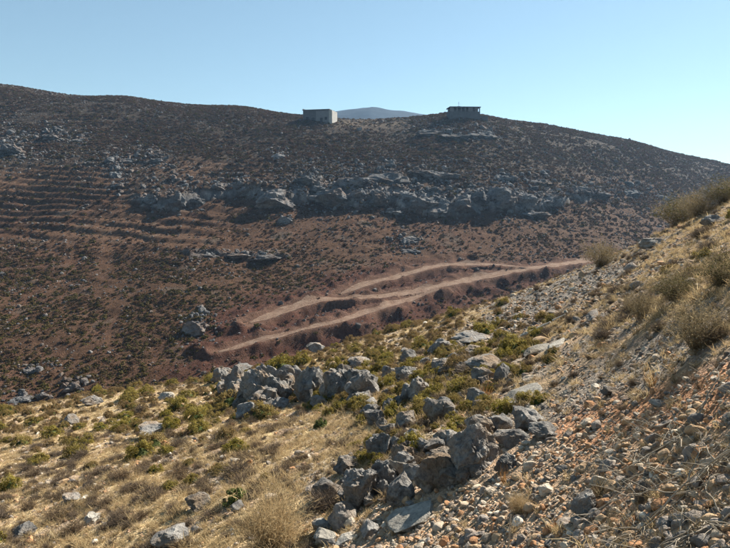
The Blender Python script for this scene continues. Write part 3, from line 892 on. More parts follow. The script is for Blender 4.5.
# weathered pole lying on the scree, with a broken upper end
a, b = near_at(521, 339), near_at(566, 318)
root = bpy.data.objects.new('fallen_pole', None); C.objects.link(root); root.location = a
tag(root, 'bleached wooden pole lying along the grey scree', 'pole')
ax = Vector(b - a); L = ax.length
def pole_part(nm, t0, t1, r0, r1, seed, lift):
    k = 10; n = 24
    V, Fc = [], []
    rg = np.random.default_rng(seed)
    side = ax.normalized().cross(Vector((0, 0, 1))).normalized(); up = side.cross(ax.normalized())
    for i in range(n):
        t = t0 + (t1 - t0) * i / (n - 1)
        q = Vector(a) + ax * t
        zz = float(z_near(np.array([q.x]), np.array([q.y]))[0])
        c = ax * t + Vector((0, 0, max(0, zz - q.z) * .6 + lift)) + side * .04 * math.sin(t * 5)
        r = r0 + (r1 - r0) * i / (n - 1)
        for j in range(k):
            an = 2 * math.pi * j / k
            rr = r * (1 + .25 * math.sin(2 * an + seed) + .12 * rg.normal())
            V.append(tuple(c + side * (rr * math.cos(an)) + up * (rr * math.sin(an))))
    for i in range(n - 1):
        for j in range(k):
            Fc.append((i * k + j, i * k + (j + 1) % k, (i + 1) * k + (j + 1) % k, (i + 1) * k + j))
    Fc.append(tuple(range(k))[::-1]); Fc.append(tuple((n - 1) * k + j for j in range(k)))
    return obj(nm, mesh(nm, V, Fc, M_WOOD), root)
pole_part('shaft', 0, .66, .06, .04, 1, .1)
pole_part('broken_end', .70, .98, .035, .02, 2, .12)
pole_part('side_stub', .95, 1.01, .045, .05, 3, .2)

# ------------------------------------------------------------------ bushes of the near slope
CUSH = [cushion_mesh('cushion_bush', 300 + i, 4000, .0165, M_CUSHION, M_GREEN, .66, 60) for i in range(7)]
CUSHG = [cushion_mesh('green_bush', 340 + i, 2400, .024, M_GREEN, M_GREEN, .62, 36) for i in range(2)]
DRYS = [twig_dome('dry_shrub', 320 + i, 330, M_DRY, .007, .46, 1.0, 3) for i in range(5)]
AIRY = [twig_dome('airy_bush', 360 + i, 230, M_BROOM, .0042, .75, .8, 5, up=.45) for i in range(4)]
TUFT = [tuft_mesh('straw_tuft', 380 + i, 34, M_STRAW, 1.0, .022, .5 + .1 * i) for i in range(5)]
RUST = [tuft_mesh('rusty_tuft', 390 + i, 40, M_RUSTY, 1.0, .02, .4) for i in range(2)]
STON = [rock_mesh('loose_stone', 400 + i, 2, M_STONE, (1, .78, .58), 8, .12) for i in range(10)]
STON3 = [rock_mesh('loose_stone', 430 + i, 3, M_STONE1, (1, .8, .62), 9, .13) for i in range(8)]

ZONES = [
 (lambda u, v: v < 375 and 220 < u < 400, 'along the crest behind the rock wall', 'crest behind the rock wall'),
 (lambda u, v: v < 376 and u >= 400, 'above the middle crags beside the grey scree', 'upper bush band'),
 (lambda u, v: u < 110 and v < 455, 'on the golden spur at the left edge', 'left edge of the golden spur'),
 (lambda u, v: u < 235 and v < 455, 'on the golden spur left of the rock wall', 'golden spur'),
 (lambda u, v: u < 165, 'in the dry grass at bottom left', 'dry grass at bottom left'),
 (lambda u, v: u < 335 and v > 410, 'on the straw slope below the rock wall', 'straw slope'),
 (lambda u, v: u < 470 and v < 432, 'between the rock wall and the lower outcrop', 'middle bush band'),
 (lambda u, v: u < 610 and v < 432, 'around the pale slabs right of centre', 'pale slabs'),
 (lambda u, v: v >= 432 and u < 530, 'among the boulders of the lower outcrop', 'lower outcrop'),
 (lambda u, v: v >= 432, 'on the stony rubble at bottom right', 'rubble slope'),
 (lambda u, v: True, 'on the right slope', 'right slope'),
]
def zone(u, v):
    for f, ph, g in ZONES:
        if f(u, v): return ph, g

rgp = np.random.default_rng(55)
def put(nm, me, cat, label, group, p, size, aspect=1.0, hs=1.0, tilt=.45, sink=.03, rz=None):
    n = slope_normal(z_near, p[0], p[1], .6)
    o = obj(nm, me, None, (p[0], p[1], p[2] - sink * size), tilt_rot(n, tilt, rgp.uniform(0, 6.28) if rz is None else rz),
            (size, size * aspect, size * hs))
    return tag(o, label, cat, group)

def bush_px(nm, me, cat, label, group, u, v, w, hs=1.0, **kw):
    p = near_at(u, v)
    if p is None: return
    d = p[1] * CP - (p[2] - EYE) * SP
    s = w * d / F
    hd = math.hypot(p[0], p[1]); q = p + np.array([p[0] / hd, p[1] / hd, 0]) * s * .35
    q[2] = float(z_near(np.array([q[0]]), np.array([q[1]]))[0])
    return put(nm, me, cat, label, group, q, s * 1.05, 1.0, hs, **kw)

def tone_of(o, f):
    o.color = (f, f, f, 1)
BUSHES = [  # (u, v of foot, width, label) that stand out
 (141, 459, 36, 'widest olive cushion bush on the golden spur'), (53, 438, 28, 'olive cushion bush at the left edge beside a grey rock'),
 (86, 445, 18, 'small round olive bush right of the left edge pair'), (178, 412, 28, 'olive cushion bush near the crest of the golden spur'),
 (199, 434, 30, 'olive cushion bush between the widest bush and the rock wall'), (170, 491, 22, 'small olive bush with a dry skirt in the straw'),
 (39, 464, 24, 'faded olive bush low on the left edge'), (122, 431, 24, 'olive bush just above the flat pale rock'),
 (130, 399, 24, 'olive bush on the skyline of the golden spur'), (414, 455, 38, 'bright green round cushion bush behind the lower outcrop'),
 (451, 440, 27, 'yellowish cushion bush right of the bright green one'), (461, 394, 38, 'broad domed cushion bush above the split crag'),
 (340, 412, 26, 'olive cushion bush at the foot of the vertical block'), (310, 410, 18, 'dark small bush at the foot of the striated slab'),
 (429, 404, 32, 'olive cushion bush right of the craggy grey rock'), (512, 355, 44, 'wide olive bush just below the fallen pole'),
 (540, 404, 25, 'olive bush at the right end of the long pale slab'), (505, 414, 32, 'yellow green bush below the long pale slab'),
 (467, 412, 24, 'olive bush above the grey twiggy bush'), (282, 374, 40, 'wide yellow green bush behind the tallest crag'),
 (381, 373, 28, 'olive bush on the slope above the rock wall end'), (381, 390, 26, 'olive bush right of the narrow block'),
 (392, 410, 26, 'olive bush below the narrow block'), (340, 374, 28, 'olive bush directly above the vertical block'),
 (365, 425, 26, 'dark olive bush in the shade above the upright rock'), (302, 366, 26, 'olive bush on the crest above the grey knob'),
]
for i, (u, v, w, lab) in enumerate(BUSHES):
    o = bush_px('cushion_bush', CUSH[i % 7], 'bush', lab, None, u, v, w * .86, rgp.uniform(.85, 1.15))
    tone_of(o, 0 if 'green' in lab or 'yellow' in lab else .15)
bush_px('green_bush', CUSHG[0], 'bush', 'small leafy green bush beside the rounded grey stone', None, 237, 505, 28, .95)
bush_px('green_bush', CUSHG[1], 'bush', 'dark green bush at the foot of the rock wall right side', None, 321, 428, 16, .9)

# dry and airy shrubs one can name
for i, (u, v, w, hs, ms, lab) in enumerate([
 (485, 436, 46, .95, 0, 'grey twiggy bush between the long pale slab and the craggy boulder'),
 (325, 514, 50, .9, 1, 'grey twiggy bush left of the largest dark faced boulder'),
 (258, 418, 18, 1.2, 2, 'reddish dry bush in the shadow of the tallest crag'),
 (345, 448, 30, .8, 3, 'brown dry bush above the upright rock in shadow'),
 ]):
    bush_px('dry_shrub', DRYS[ms], 'shrub', lab, None, u, v, w, hs)

def airy(u, v, w, hs, k, lab, leaf=.35):
    """stems with a thin crown of leaves"""
    p = near_at(u, v)
    if p is None: return
    d = p[1] * CP - (p[2] - EYE) * SP
    s = w * d / F
    root = bpy.data.objects.new('airy_bush', None); C.objects.link(root)
    root.location = p; root.rotation_euler = (0, 0, k * 1.7); q_ = 1.4 if v < 270 else 1.25; root.scale = (s * q_, s * q_, s * q_ * hs)
    tag(root, lab, 'bush')
    obj('stems', AIRY[k % 4], root)
    obj('foliage', AIRYLEAF[k % 2], root)

def leaf_cloud(name, seed, n, mat, size):
    rg = np.random.default_rng(seed)
    d = unit(rg.normal(size=(n, 3)) * np.array([.8, .8, .8])); d[:, 2] = np.abs(d[:, 2]) + .35; d = unit(d)
    o = rg.uniform(0, 30, 3)
    rad = .5 * (1 + .45 * noise3(d[:, 0] * 2.2 + o[0], d[:, 1] * 2.2, d[:, 2] * 2.2)) * rg.uniform(.35, 1.08, n) ** .6
    c = d * rad[:, None] * np.array([1, 1, 1.4])
    nn = unit(rg.normal(size=(n, 3))); t = unit(np.cross(nn, rg.normal(size=(n, 3)))); b = np.cross(nn, t)
    s = size * rg.uniform(.5, 1.4, n)
    return quads_to_mesh(name, c, t * s[:, None], b * (s * .5)[:, None], np.clip(.5 + .25 * rg.normal(size=n), 0, 1), mat)
AIRYLEAF = [leaf_cloud('foliage', 371, 2400, M_BROOM, .0115), leaf_cloud('foliage', 372, 2800, M_OLIVE, .0115)]
for i, a_ in enumerate([
 (602, 266, 32, .72, 'rounded dry bush on the skyline beside the dirt road'),
 (680, 224, 44, .62, 'wide dry bush on the right crest left of the straw patch'),
 (700, 212, 34, .7, 'tall olive bush on the right crest behind the straw patch'),
 (725, 204, 34, .75, 'bush at the very right edge of the crest'),
 (642, 318, 34, .85, 'dry bush casting a long shadow on the right slope'),
 (676, 300, 50, .62, 'broad grey brown bush on the right slope above the shadowed one'),
 (700, 348, 62, .8, 'tall airy bush at the right edge above red soil'),
 (722, 285, 46, .8, 'airy bush at the right edge below the straw crest'),
 ]):
    airy(a_[0], a_[1], a_[2], a_[3], i, a_[4])

# straw coloured bush at the bottom edge
def straw_bush(u, v, w, hs, lab, seed):
    p = near_at(u, min(v, 547))
    d = p[1] * CP - (p[2] - EYE) * SP
    s = w * d / F
    root = bpy.data.objects.new('straw_bush', None); C.objects.link(root)
    root.location = (p[0], p[1], p[2]); root.scale = (s, s, s * hs)
    tag(root, lab, 'bush')
    obj('stems', twig_dome('stems', seed, 700, M_STRAW, .0032, .75, .8, 4, up=.4), root)
    obj('foliage', leaf_cloud('foliage', seed + 1, 1600, M_BROOM, .008), root)
straw_bush(272, 546, 95, .8, 'big straw coloured bush at the bottom edge left of centre', 501)
straw_bush(520, 512, 34, .75, 'pale dry bush sprouting from the rubble', 503)
straw_bush(440, 470, 12, 1.2, 'straw sprig growing on top of the brownish boulder', 505)

# orange grass tufts
for i, (u, v, w, lab) in enumerate([(487, 398, 14, 'orange dry tuft beside the long pale slab'), (652, 386, 16, 'rusty dry tuft on the red soil slope'),
      (505, 482, 16, 'orange dry tuft among the rubble right of the craggy boulder'), (330, 388, 12, 'rusty tuft on top of the rock wall')]):
    p = near_at(u, v)
    d = p[1] * CP - (p[2] - EYE) * SP
    s = w * d / F
    o = obj('rusty_tuft', RUST[i % 2], None, tuple(p), (0, 0, i), (s * 1.1, s * 1.1, s * 1.2))
    tag(o, lab, 'grass tuft')

# ------------------------------------------------------------------ tangles of bleached twigs at bottom right
def tube(path, r0, r1, k=5):
    path = np.asarray(path); n = len(path)
    t = unit(np.gradient(path, axis=0))
    s = unit(np.cross(t, np.array([.13, .21, 1.0]))); b = np.cross(t, s)
    rr = np.linspace(r0, r1, n)
    an = np.arange(k) * 2 * math.pi / k
    V = (path[:, None, :] + rr[:, None, None] * (np.cos(an)[None, :, None] * s[:, None, :] + np.sin(an)[None, :, None] * b[:, None, :])).reshape(-1, 3)
    i = np.arange(n * k).reshape(n, k)
    Fq = np.stack([i[:-1], np.roll(i, -1, 1)[:-1], np.roll(i, -1, 1)[1:], i[1:]], -1).reshape(-1, 4)
    return V, Fq
def branch_path(rg, base, az, L, rise, n=14):
    t = np.linspace(0, 1, n)
    wob = np.cumsum(rg.normal(size=(n, 2)), axis=0) * .03 * L
    x = np.cos(az) * L * t - np.sin(az) * wob[:, 0]; y = np.sin(az) * L * t + np.cos(az) * wob[:, 0]
    z = rise * np.sin(np.minimum(t * 1.9, 2.9)) + wob[:, 1] * .3
    p = np.c_[x, y, z] + base
    return p
def twig_shrub(u, v, size, nb, seed, lab):
    rg = np.random.default_rng(seed)
    p = near_at(u, v)
    root = bpy.data.objects.new('twig_shrub', None); C.objects.link(root); root.location = p
    tag(root, lab, 'shrub', 'tangled twig shrubs at bottom right')
    def ground_fix(q, m):
        zz = z_near(q[:, 0] + p[0], q[:, 1] + p[1]) - p[2]
        q[:, 2] = zz + np.maximum(q[:, 2], m)
        return q
    for i in range(nb):
        az = rg.uniform(0, 6.28); L = size * rg.uniform(.5, 1.1)
        q = ground_fix(branch_path(rg, np.zeros(3), az, L, size * rg.uniform(.12, .38)), .004)
        V, Fq = tube(q, .0042 * rg.uniform(.8, 1.4), .0016)
        VV, FF = [V], [Fq]; off = len(V)
        for j in range(4):                                  # forks
            k = rg.integers(4, 12); az2 = az + rg.uniform(-1.1, 1.1)
            q2 = q[k] + (branch_path(rg, np.zeros(3), az2, L * rg.uniform(.2, .5), size * rg.uniform(-.02, .12), 8))
            V2, F2 = tube(q2, .0026, .001, 4)
            VV.append(V2); FF.append(F2 + off); off += len(V2)
        V = np.concatenate(VV)
        me = mesh('branch', V, np.concatenate(FF), M_TWIG, True, {'tone': np.clip(rg.normal(.6, .2) + rg.normal(size=len(V)) * .05, 0, 1)})
        obj('branch', me, root)
    n = int(110 * size / .5)
    base = np.c_[rg.normal(size=(n, 2)) * size * .42, np.zeros(n)]
    zz = z_near(base[:, 0] + p[0], base[:, 1] + p[1]) - p[2]
    base[:, 2] = zz
    dr = unit(rg.normal(size=(n, 3)) * np.array([1, 1, .35])); dr[:, 2] = np.abs(dr[:, 2]) + .1
    tip = base + dr * rg.uniform(.05, .22, n)[:, None]
    V, Fq, st, _ = ribbons(rg, base, tip, rg.normal(size=(n, 3)) * .02, rg.uniform(.0009, .002, n), 3)
    tag(obj('fine_twigs', mesh('fine_twigs', V, Fq, M_BROOM, False, {'tone': np.repeat(rg.uniform(.2, 1, n), st)}), root), kind='stuff')
for i, a_ in enumerate([
 (722, 522, .55, 9, 'tangle of bleached twigs in the bottom right corner'), (690, 490, .55, 9, 'arching pale twigs left of the corner tangle'),
 (722, 462, .6, 8, 'pale arched twig shrub at the right edge below the red soil'), (655, 470, .5, 7, 'thin bleached twigs where rubble meets dry weeds'),
 (640, 530, .5, 7, 'low twigs sprawling over stones at the bottom edge'), (690, 430, .6, 7, 'twig shrub under the red soil patch'),
 (680, 540, .4, 7, 'fine twigs on the bottom edge between two tangles'), (620, 445, .45, 6, 'ring shaped bleached twigs at the top of the rubble')]):
    twig_shrub(a_[0], a_[1], a_[2], a_[3] - 2, 600 + i, a_[4])
# one straight bare stick
p = near_at(509, 546)
V, Fq = tube(np.array([[0, 0, -.02], [.002, .004, .08], [.0, .002, .17], [.006, 0, .27]]), .007, .005, 6)
tag(obj('bare_stick', mesh('bare_stick', V, Fq, M_TWIG, True, {'tone': np.full(len(V), .8)}), None, tuple(p)), 'single upright bleached stick in the rubble at the bottom edge', 'stick')

# ------------------------------------------------------------------ repeats on the near slope
def cand(n, seed, rmin, rmax, th0=-.62, th1=.62, power=1.0):
    """world positions, density falling off with distance ** (2 - power)"""
    rg = np.random.default_rng(seed)
    th = rg.uniform(th0, th1, n)
    q = rg.uniform(0, 1, n)
    r = np.exp(np.log(rmin) + q * np.log(rmax / rmin)) if power == 0 else (rmin ** power + q * (rmax ** power - rmin ** power)) ** (1 / power)
    x, y = r * np.sin(th), r * np.cos(th)
    z = z_near(x, y)
    return rg, x, y, z, r

HERO_XY = np.array([(o.location.x, o.location.y, max(o.dimensions.x, o.dimensions.y) * .42)
                    for o in C.objects if o.name.split('.')[0] in ('crag', 'boulder', 'stone_slab')])
def clear_of(x, y, extra=0.0):
    d = np.hypot(x[:, None] - HERO_XY[None, :, 0], y[:, None] - HERO_XY[None, :, 1]) - HERO_XY[None, :, 2]
    return d.min(1) > extra

def visible_row(u, v):
    return (u > -40) & (u < 770) & (v < 590)

def thin(x, y, s, k=.55):
    """drop plants that crowd each other"""
    keep = []
    P_ = []
    for i in range(len(x)):
        ok = True
        for (a, b, c) in P_:
            if (x[i] - a) ** 2 + (y[i] - b) ** 2 < (k * (s[i] + c)) ** 2: ok = False; break
        if ok: keep.append(i); P_.append((x[i], y[i], s[i]))
    return np.array(keep, int)

def bush_density(u, v):
    """cushion bushes: thick in the band behind and right of the rock wall, thin on straw"""
    band = np.maximum(sstep(60, 20, seg_d(u, v, (260, 372), (520, 350))), sstep(48, 15, seg_d(u, v, (380, 400), (500, 395))))
    band = np.maximum(band, .75 * sstep(36, 12, seg_d(u, v, (20, 425), (220, 395))))
    band = np.maximum(band, .9 * sstep(40, 15, seg_d(u, v, (370, 440), (480, 425))))
    spur = .22 * sstep(500, 430, v) * sstep(300, 200, u)
    return np.maximum(band, spur) * sstep(640, 560, u) + .02

rg, x, y, z, r = cand(8000, 71, 9, 56, power=1.3)
scree, rubble, red, u, v, n1, n2 = near_zones(x, y, z)
keep = (rg.uniform(size=len(x)) < bush_density(u, v) * sstep(-.5, .25, n1 + .5 * n2 + .1) * (1 - .8 * scree) * (1 - .9 * rubble) * .72) & visible_row(u, v) & clear_of(x, y)
x, y, z, u, v, r = (q[keep] for q in (x, y, z, u, v, r))
s = np.exp(rg.normal(-.58, .38, len(x))) * (.6 + .4 * sstep(8, 22, r))
k = thin(x, y, s, .43)
CNT = {}
order = k[np.argsort(-(s[k] / r[k]))]
small = []
for i in order:
    ph, g = zone(u[i], v[i])
    if len(CNT) < 268:
        wpx = s[i] / r[i] * F
        sz = 'large' if wpx > 22 else ('mid-sized' if wpx > 13 else 'small')
        f = float(np.clip(rgp.normal(.34, .28), 0, .9))
        tn = 'yellow green' if f < .15 else ('olive' if f < .5 else 'browning')
        CNT[i] = 1
        o = put('cushion_bush', CUSH[rgp.integers(0, 7)], 'bush', f'{sz} {tn} cushion bush {beside(u[i], v[i])}', 'cushion bushes on the near slope', (x[i], y[i], z[i]), s[i], rgp.uniform(.75, 1.25), rgp.uniform(.75, 1.15))
        tone_of(o, f)
    else: small.append(i)
if small:
    m = len(small)
    sx = s[small][:, None] * rg.uniform(.8, 1.2, (m, 3))
    scatter('low_shrubs', np.c_[x[small], y[small], z[small] - .02], np.c_[np.zeros((m, 2)), rg.uniform(0, 6.28, m)], sx, rg.integers(0, 7, m), CUSH,
            'low olive shrubs too small to count along the near spur', 'shrubs')

# dry brown shrubs
rg, x, y, z, r = cand(3400, 72, 6, 50, power=1.1)
scree, rubble, red, u, v, n1, n2 = near_zones(x, y, z)
dens = np.maximum(.55 * sstep(330, 250, u) * sstep(405, 450, v), .22 * sstep(380, 440, u) * (1 - rubble)) + .06
keep = (rg.uniform(size=len(x)) < dens * (1 - .8 * scree) * sstep(-.6, .3, n2)) & visible_row(u, v) & clear_of(x, y) & ~((u > 560) & (v > 400))
x, y, z, u, v, r = (q[keep] for q in (x, y, z, u, v, r))
s = np.exp(rg.normal(-.85, .34, len(x))) * (.55 + .45 * sstep(5, 16, r))
k = thin(x, y, s, .3)
for i in k[np.argsort(-(s[k] / r[k]))][:240]:
    ph, g = zone(u[i], v[i])
    wpx = s[i] / r[i] * F
    sz = 'large' if wpx > 22 else ('mid-sized' if wpx > 13 else 'small')
    put('dry_shrub', DRYS[rgp.integers(0, 5)], 'shrub', f'{sz} dry brown shrub {beside(u[i], v[i])}', 'dry shrubs on the near slope', (x[i], y[i], z[i]), s[i], rgp.uniform(.8, 1.3), rgp.uniform(.7, 1.1), .5, .02)

# loose stones: the largest singly, the rest as a mass
rg, x, y, z, r = cand(120000, 73, 2.3, 50, power=.62)
scree, rubble, red, u, v, n1, n2 = near_zones(x, y, z)
dens = np.clip(.16 + .75 * scree + .85 * rubble + .3 * red + .4 * sstep(-.2, .5, n1 + .6 * n2), 0, 1)
keep = (rg.uniform(size=len(x)) < dens) & visible_row(u, v) & clear_of(x, y, -.03)
x, y, z, u, v, r, rub, scr = (q[keep] for q in (x, y, z, u, v, r, rubble, scree))
s = np.exp(rg.normal(-3.25, .65, len(x))) * (1 + .25 * rub) * (.7 + 1.0 * sstep(5, 25, r))
s = np.minimum(s, .030 * r + .02)
order = np.argsort(-(s / r))
take = order[:280]
for i in take:
    ph, g = zone(u[i], v[i])
    wpx = s[i] / r[i] * F
    sz = 'large' if wpx > 16 else ('mid-sized' if wpx > 11 else 'small')
    n = slope_normal(z_near, x[i], y[i], .2)
    o = obj('loose_stone', STON3[rgp.integers(0, 8)], None, (x[i], y[i], z[i] + s[i] * .06),
            tilt_rot(n, .7, rgp.uniform(0, 6.28)), (s[i], s[i] * rgp.uniform(.8, 1.25), s[i] * rgp.uniform(.7, 1.3)))
    cn, cc_ = STONE_COL[rgp.choice(7, p=[.1, .2, .22, .16, .18, .1, .04])]
    o.color = (*cc_, 1)
    tag(o, f'{sz} {cn} stone {beside(u[i], v[i])}', 'stone', 'loose stones on the near slope')
rest = order[280:]
m = len(rest)
scatter('stone_rubble', np.c_[x[rest], y[rest], z[rest] + s[rest] * .04], rg.normal(size=(m, 3)) * .35 + np.c_[np.zeros((m, 2)), rg.uniform(0, 6.28, m)],
        s[rest][:, None] * rg.uniform(.7, 1.3, (m, 3)), rg.integers(0, 10, m), STON, 'small broken stones strewn over the near slope', 'rubble')

# straw
rg, x, y, z, r = cand(60000, 74, 2.3, 58, power=.9)
scree, rubble, red, u, v, n1, n2 = near_zones(x, y, z)
dens = np.clip(.30 + .55 * sstep(.4, -.3, n2 + .4 * n1), 0, 1) * (1 - .95 * scree) * (1 - .9 * rubble) * (1 - .7 * red)
dens = dens * (1 - .85 * sstep(400, 520, u) * sstep(-.35, .05, n2 + .5 * n1 - .25 * sstep(300, 240, v)))
keep = (rg.uniform(size=len(x)) < dens) & visible_row(u, v) & clear_of(x, y)
x, y, z, u, v, r = (q[keep] for q in (x, y, z, u, v, r))
m = len(x)
s = np.exp(rg.normal(-2.1, .3, m)) * (.6 + .4 * sstep(4, 14, r))
scatter('dry_grass', np.c_[x, y, z], np.c_[rg.normal(size=(m, 2)) * .2, rg.uniform(0, 6.28, m)], np.c_[s * 1.5, s * 1.5, s * rg.uniform(.6, 1.1, m)], rg.integers(0, 5, m), TUFT,
        'golden dry grass covering the near slope', 'grass')
# weeds on the right: thin dry stems
rg, x, y, z, r = cand(4200, 75, 2.2, 20, .05, .62, power=1.0)
scree, rubble, red, u, v, n1, n2 = near_zones(x, y, z)
dens = np.clip(sstep(560, 650, u + 30 * n1) * sstep(215, 260, v), 0, 1) * (1 - .7 * red) * (1 - .6 * sstep(560, 480, u)) * (1 - .6 * scree) * .5
keep = (rg.uniform(size=len(x)) < dens) & visible_row(u, v)
x, y, z, r = (q[keep] for q in (x, y, z, r))
m = len(x)
s = np.exp(rg.normal(-1.8, .35, m)) * (.6 + .4 * sstep(3, 9, r))
WEED = [twig_dome('weed', 700 + i, 40, M_BROOM, .008, .7, .7, 3, up=.5) for i in range(3)] + [twig_dome('weed', 710, 40, M_DRY, .008, .6, .8, 3)]
scatter('dry_weeds', np.c_[x, y, z], np.c_[rg.normal(size=(m, 2)) * .2, rg.uniform(0, 6.28, m)], s[:, None] * rg.uniform(.7, 1.3, (m, 3)), rg.integers(0, 4, m), WEED,
        'thin grey brown dry weeds matted over the right slope', 'weeds')

# small dead cushions between the larger shrubs
rg, x, y, z, r = cand(9000, 76, 6, 55, -.62, .45, power=1.15)
scree, rubble, red, u, v, n1, n2 = near_zones(x, y, z)
keep = (rg.uniform(size=len(x)) < .5 * (1 - .8 * scree) * (1 - .9 * rubble) * sstep(-.5, .3, n1 - n2)) & visible_row(u, v) & clear_of(x, y)
x, y, z, r = (q[keep] for q in (x, y, z, r))
m = len(x)
s = np.exp(rg.normal(-1.35, .3, m)) * (.6 + .4 * sstep(5, 16, r))
scatter('dead_undergrowth', np.c_[x, y, z], np.c_[rg.normal(size=(m, 2)) * .2, rg.uniform(0, 6.28, m)], s[:, None] * rg.uniform(.7, 1.3, (m, 3)), rg.integers(0, 5, m), DRYS,
        'small dead grey brown undergrowth dotted through the dry grass', 'undergrowth')

# ------------------------------------------------------------------ far slope: outcrops
FOUT = [
 (14,153,34,18),(52,139,26,12),(80,141,18,8),(112,163,15,11),(117,176,16,12),(121,189,18,13),(130,162,24,9),(155,163,22,11),(153,203,24,16),(178,208,24,24),(196,205,20,16),
 (240,189,22,15),(278,205,38,22),(247,193,20,13),(336,205,54,27),(308,184,26,17),(353,184,32,14),(388,184,42,18),(377,203,26,18),(405,200,24,17),(442,214,36,28),(466,212,28,24),
 (424,208,28,22),(480,203,26,22),(425,176,32,12),(446,178,28,12),(285,223,15,9),(266,259,34,6),(236,257,28,5),(208,257,26,5),(408,243,26,8),(411,252,22,6),(278,158,18,8),(432,134,32,9),
 (458,138,34,9),(482,138,30,9),(500,203,32,26),(521,203,28,20),(548,203,26,14),(580,193,26,9),(600,196,22,9),(631,196,26,9),(662,199,18,7),(531,216,32,9),
 (195,334,26,18),(74,391,26,14),(31,373,22,9),(25,402,32,9),(220,190,18,10),(318,193,22,16),(360,198,22,16),(395,215,22,8),(505,180,24,10),(540,185,22,9),
]
GL = 'grey limestone outcrops on the far slope'
FR = [rock_mesh('limestone_outcrop', 800 + i, 4, M_LIMEFAR, (1, 1, 1), 12, .2, .25, 2.3) for i in range(9)]
FW = ['low grey limestone outcrop', 'craggy blue grey limestone outcrop', 'pale faced limestone outcrop']
def far_phrase(u, v):
    if v < 142 and u > 400: return 'on the knoll under the flat roofed ruin'
    if v < 145: return 'high on the far slope near the left skyline'
    if u < 110 and v < 180: return 'above the terraced field at far left'
    if u < 140: return 'on the dark lower slope at far left' if v > 300 else 'in the diagonal band beside the terraced field'
    if u < 215: return 'on the dark slope above the spur' if v > 300 else ('in the low ledge line below the terraces' if v > 240 else 'at the left end of the grey cliff band')
    if v > 235: return 'in the low ledge line below the terraces' if u < 300 else 'just above the dirt road'
    if v > 213 and u < 300: return 'just below the rounded bluff of the cliff band'
    if u < 300: return 'beside the rounded bluff of the cliff band'
    if u < 395: return 'in the middle of the grey cliff band'
    if u < 490: return 'in the tallest part of the grey cliff band'
    return 'in the right end of the grey cliff band' if u < 560 else 'on the slope below the right skyline'
seen = {}
for i, (u_, v_, w_, h_) in enumerate(FOUT):
    p = far_at(u_, v_)
    if p is None: continue
    d = p[1] * CP - (p[2] - EYE) * SP
    W, H = w_ * d / F, h_ * d / F
    rr = random.Random(i)
    hd = math.hypot(p[0], p[1])
    Dp = max(W * .55, H * .9)
    o = obj('limestone_outcrop', FR[i % 9], None, (p[0] + p[0] / hd * Dp * .35, p[1] + p[1] / hd * Dp * .35, p[2] + H * .12), (rr.uniform(-.1, .1), rr.uniform(-.1, .1), rr.choice([0, 3.14]) + rr.uniform(-.3, .3)), (W * 1.25 * (.8 if u_ < 160 else 1), Dp * 1.6, H * 1.1 * (.75 if u_ < 160 else 1)))
    ph = far_phrase(u_, v_)
    sz = 'very large' if w_ > 33 else ('large' if w_ > 25 else ('mid-sized' if w_ > 19 else 'small'))
    lab = f'{sz} grey limestone outcrop {ph}'
    seen.setdefault((sz, ph), []).append((u_, o))

ORD = ['leftmost', 'second from left', 'third from left', 'fourth from left', 'fifth from left', 'sixth from left', 'seventh from left']
for (sz, ph), L_ in seen.items():
    L_.sort(key=lambda t: t[0])
    for k_, (u_, o) in enumerate(L_):
        tag(o, f'{sz} grey outcrop {ph}' + (f', {ORD[k_]}' if len(L_) > 1 else ''), 'rock', GL)

# ---- stuff on the far slope
def fcand(n, seed, r0=66, r1=405, th=.68):
    rg = np.random.default_rng(seed)
    t = rg.uniform(-th, th, n)
    r = (r0 ** 1.75 + rg.uniform(0, 1, n) * (r1 ** 1.75 - r0 ** 1.75)) ** (1 / 1.75)
    x, y = r * np.sin(t), r * np.cos(t)
    return rg, x, y, r
rg, x, y, r = fcand(300000, 81)
z = z_far(x, y); u, v, d = proj(x, y, z)
D, Z = road_near(x, y)
n = fbm(x * .02, y * .02, 2.0, 4); n2 = fbm(x * .11, y * .11, 7.0, 3); n3 = fbm(x * .05, y * .05, 12.0, 3)
tm = terrace_mask(u, v)
dens = np.clip(.86 + .75 * n3 + .6 * n2, .12, 1) * (.1 + .9 * sstep(.012, .035, np.abs(noise3(x * .02 + .35 * n3, z * .09, 88.0)))) * (.35 + .65 * sstep(.02, .06, np.abs(noise3(x * .03 + .5 * n2, y * .006, 89.0)))) * (1 - .8 * tm) * (1 - .7 * cliff_mask(u, v))
dens = dens * (1 - .55 * sstep(200, 215, v) * sstep(290, 260, v) * sstep(200, 330, u))
dens = dens * (.03 + .97 * sstep(.8, 3, D)) * (1 - .75 * sstep(11, 4, D) * sstep(255, 275, v))
dens = dens * (1 - .8 * sstep(16, 8, seg_d(u, v, (335, 121), (400, 122))))
keep = rg.uniform(size=len(x)) < dens
x, y, z, r, u, v, n2 = (q[keep] for q in (x, y, z, r, u, v, n2))
m = len(x)
s = np.minimum(np.exp(rg.normal(-.5, .58, m)), 1.35) * (.85 + .45 * sstep(120, 250, r))
FB = [cushion_mesh('far_shrub', 820 + i, 130, .085, M_FARBUSH, M_FARBUSH, .6, 16, 1) for i in range(4)] + [cushion_mesh('far_shrub', 830 + i, 130, .085, M_FARGREEN, M_FARGREEN, .6, 16, 1) for i in range(3)] + [cushion_mesh('far_shrub', 835 + i, 110, .08, M_FARDRY, M_FARDRY, .5, 16, 1) for i in range(3)]
green = rg.uniform(size=m) < (.15 + .5 * sstep(235, 300, v) * sstep(420, 200, u) + .15 * n2)
pick = np.where(green, rg.integers(4, 7, m), rg.integers(0, 4, m))
dry_ = rg.uniform(size=m) < .38 + .3 * n2
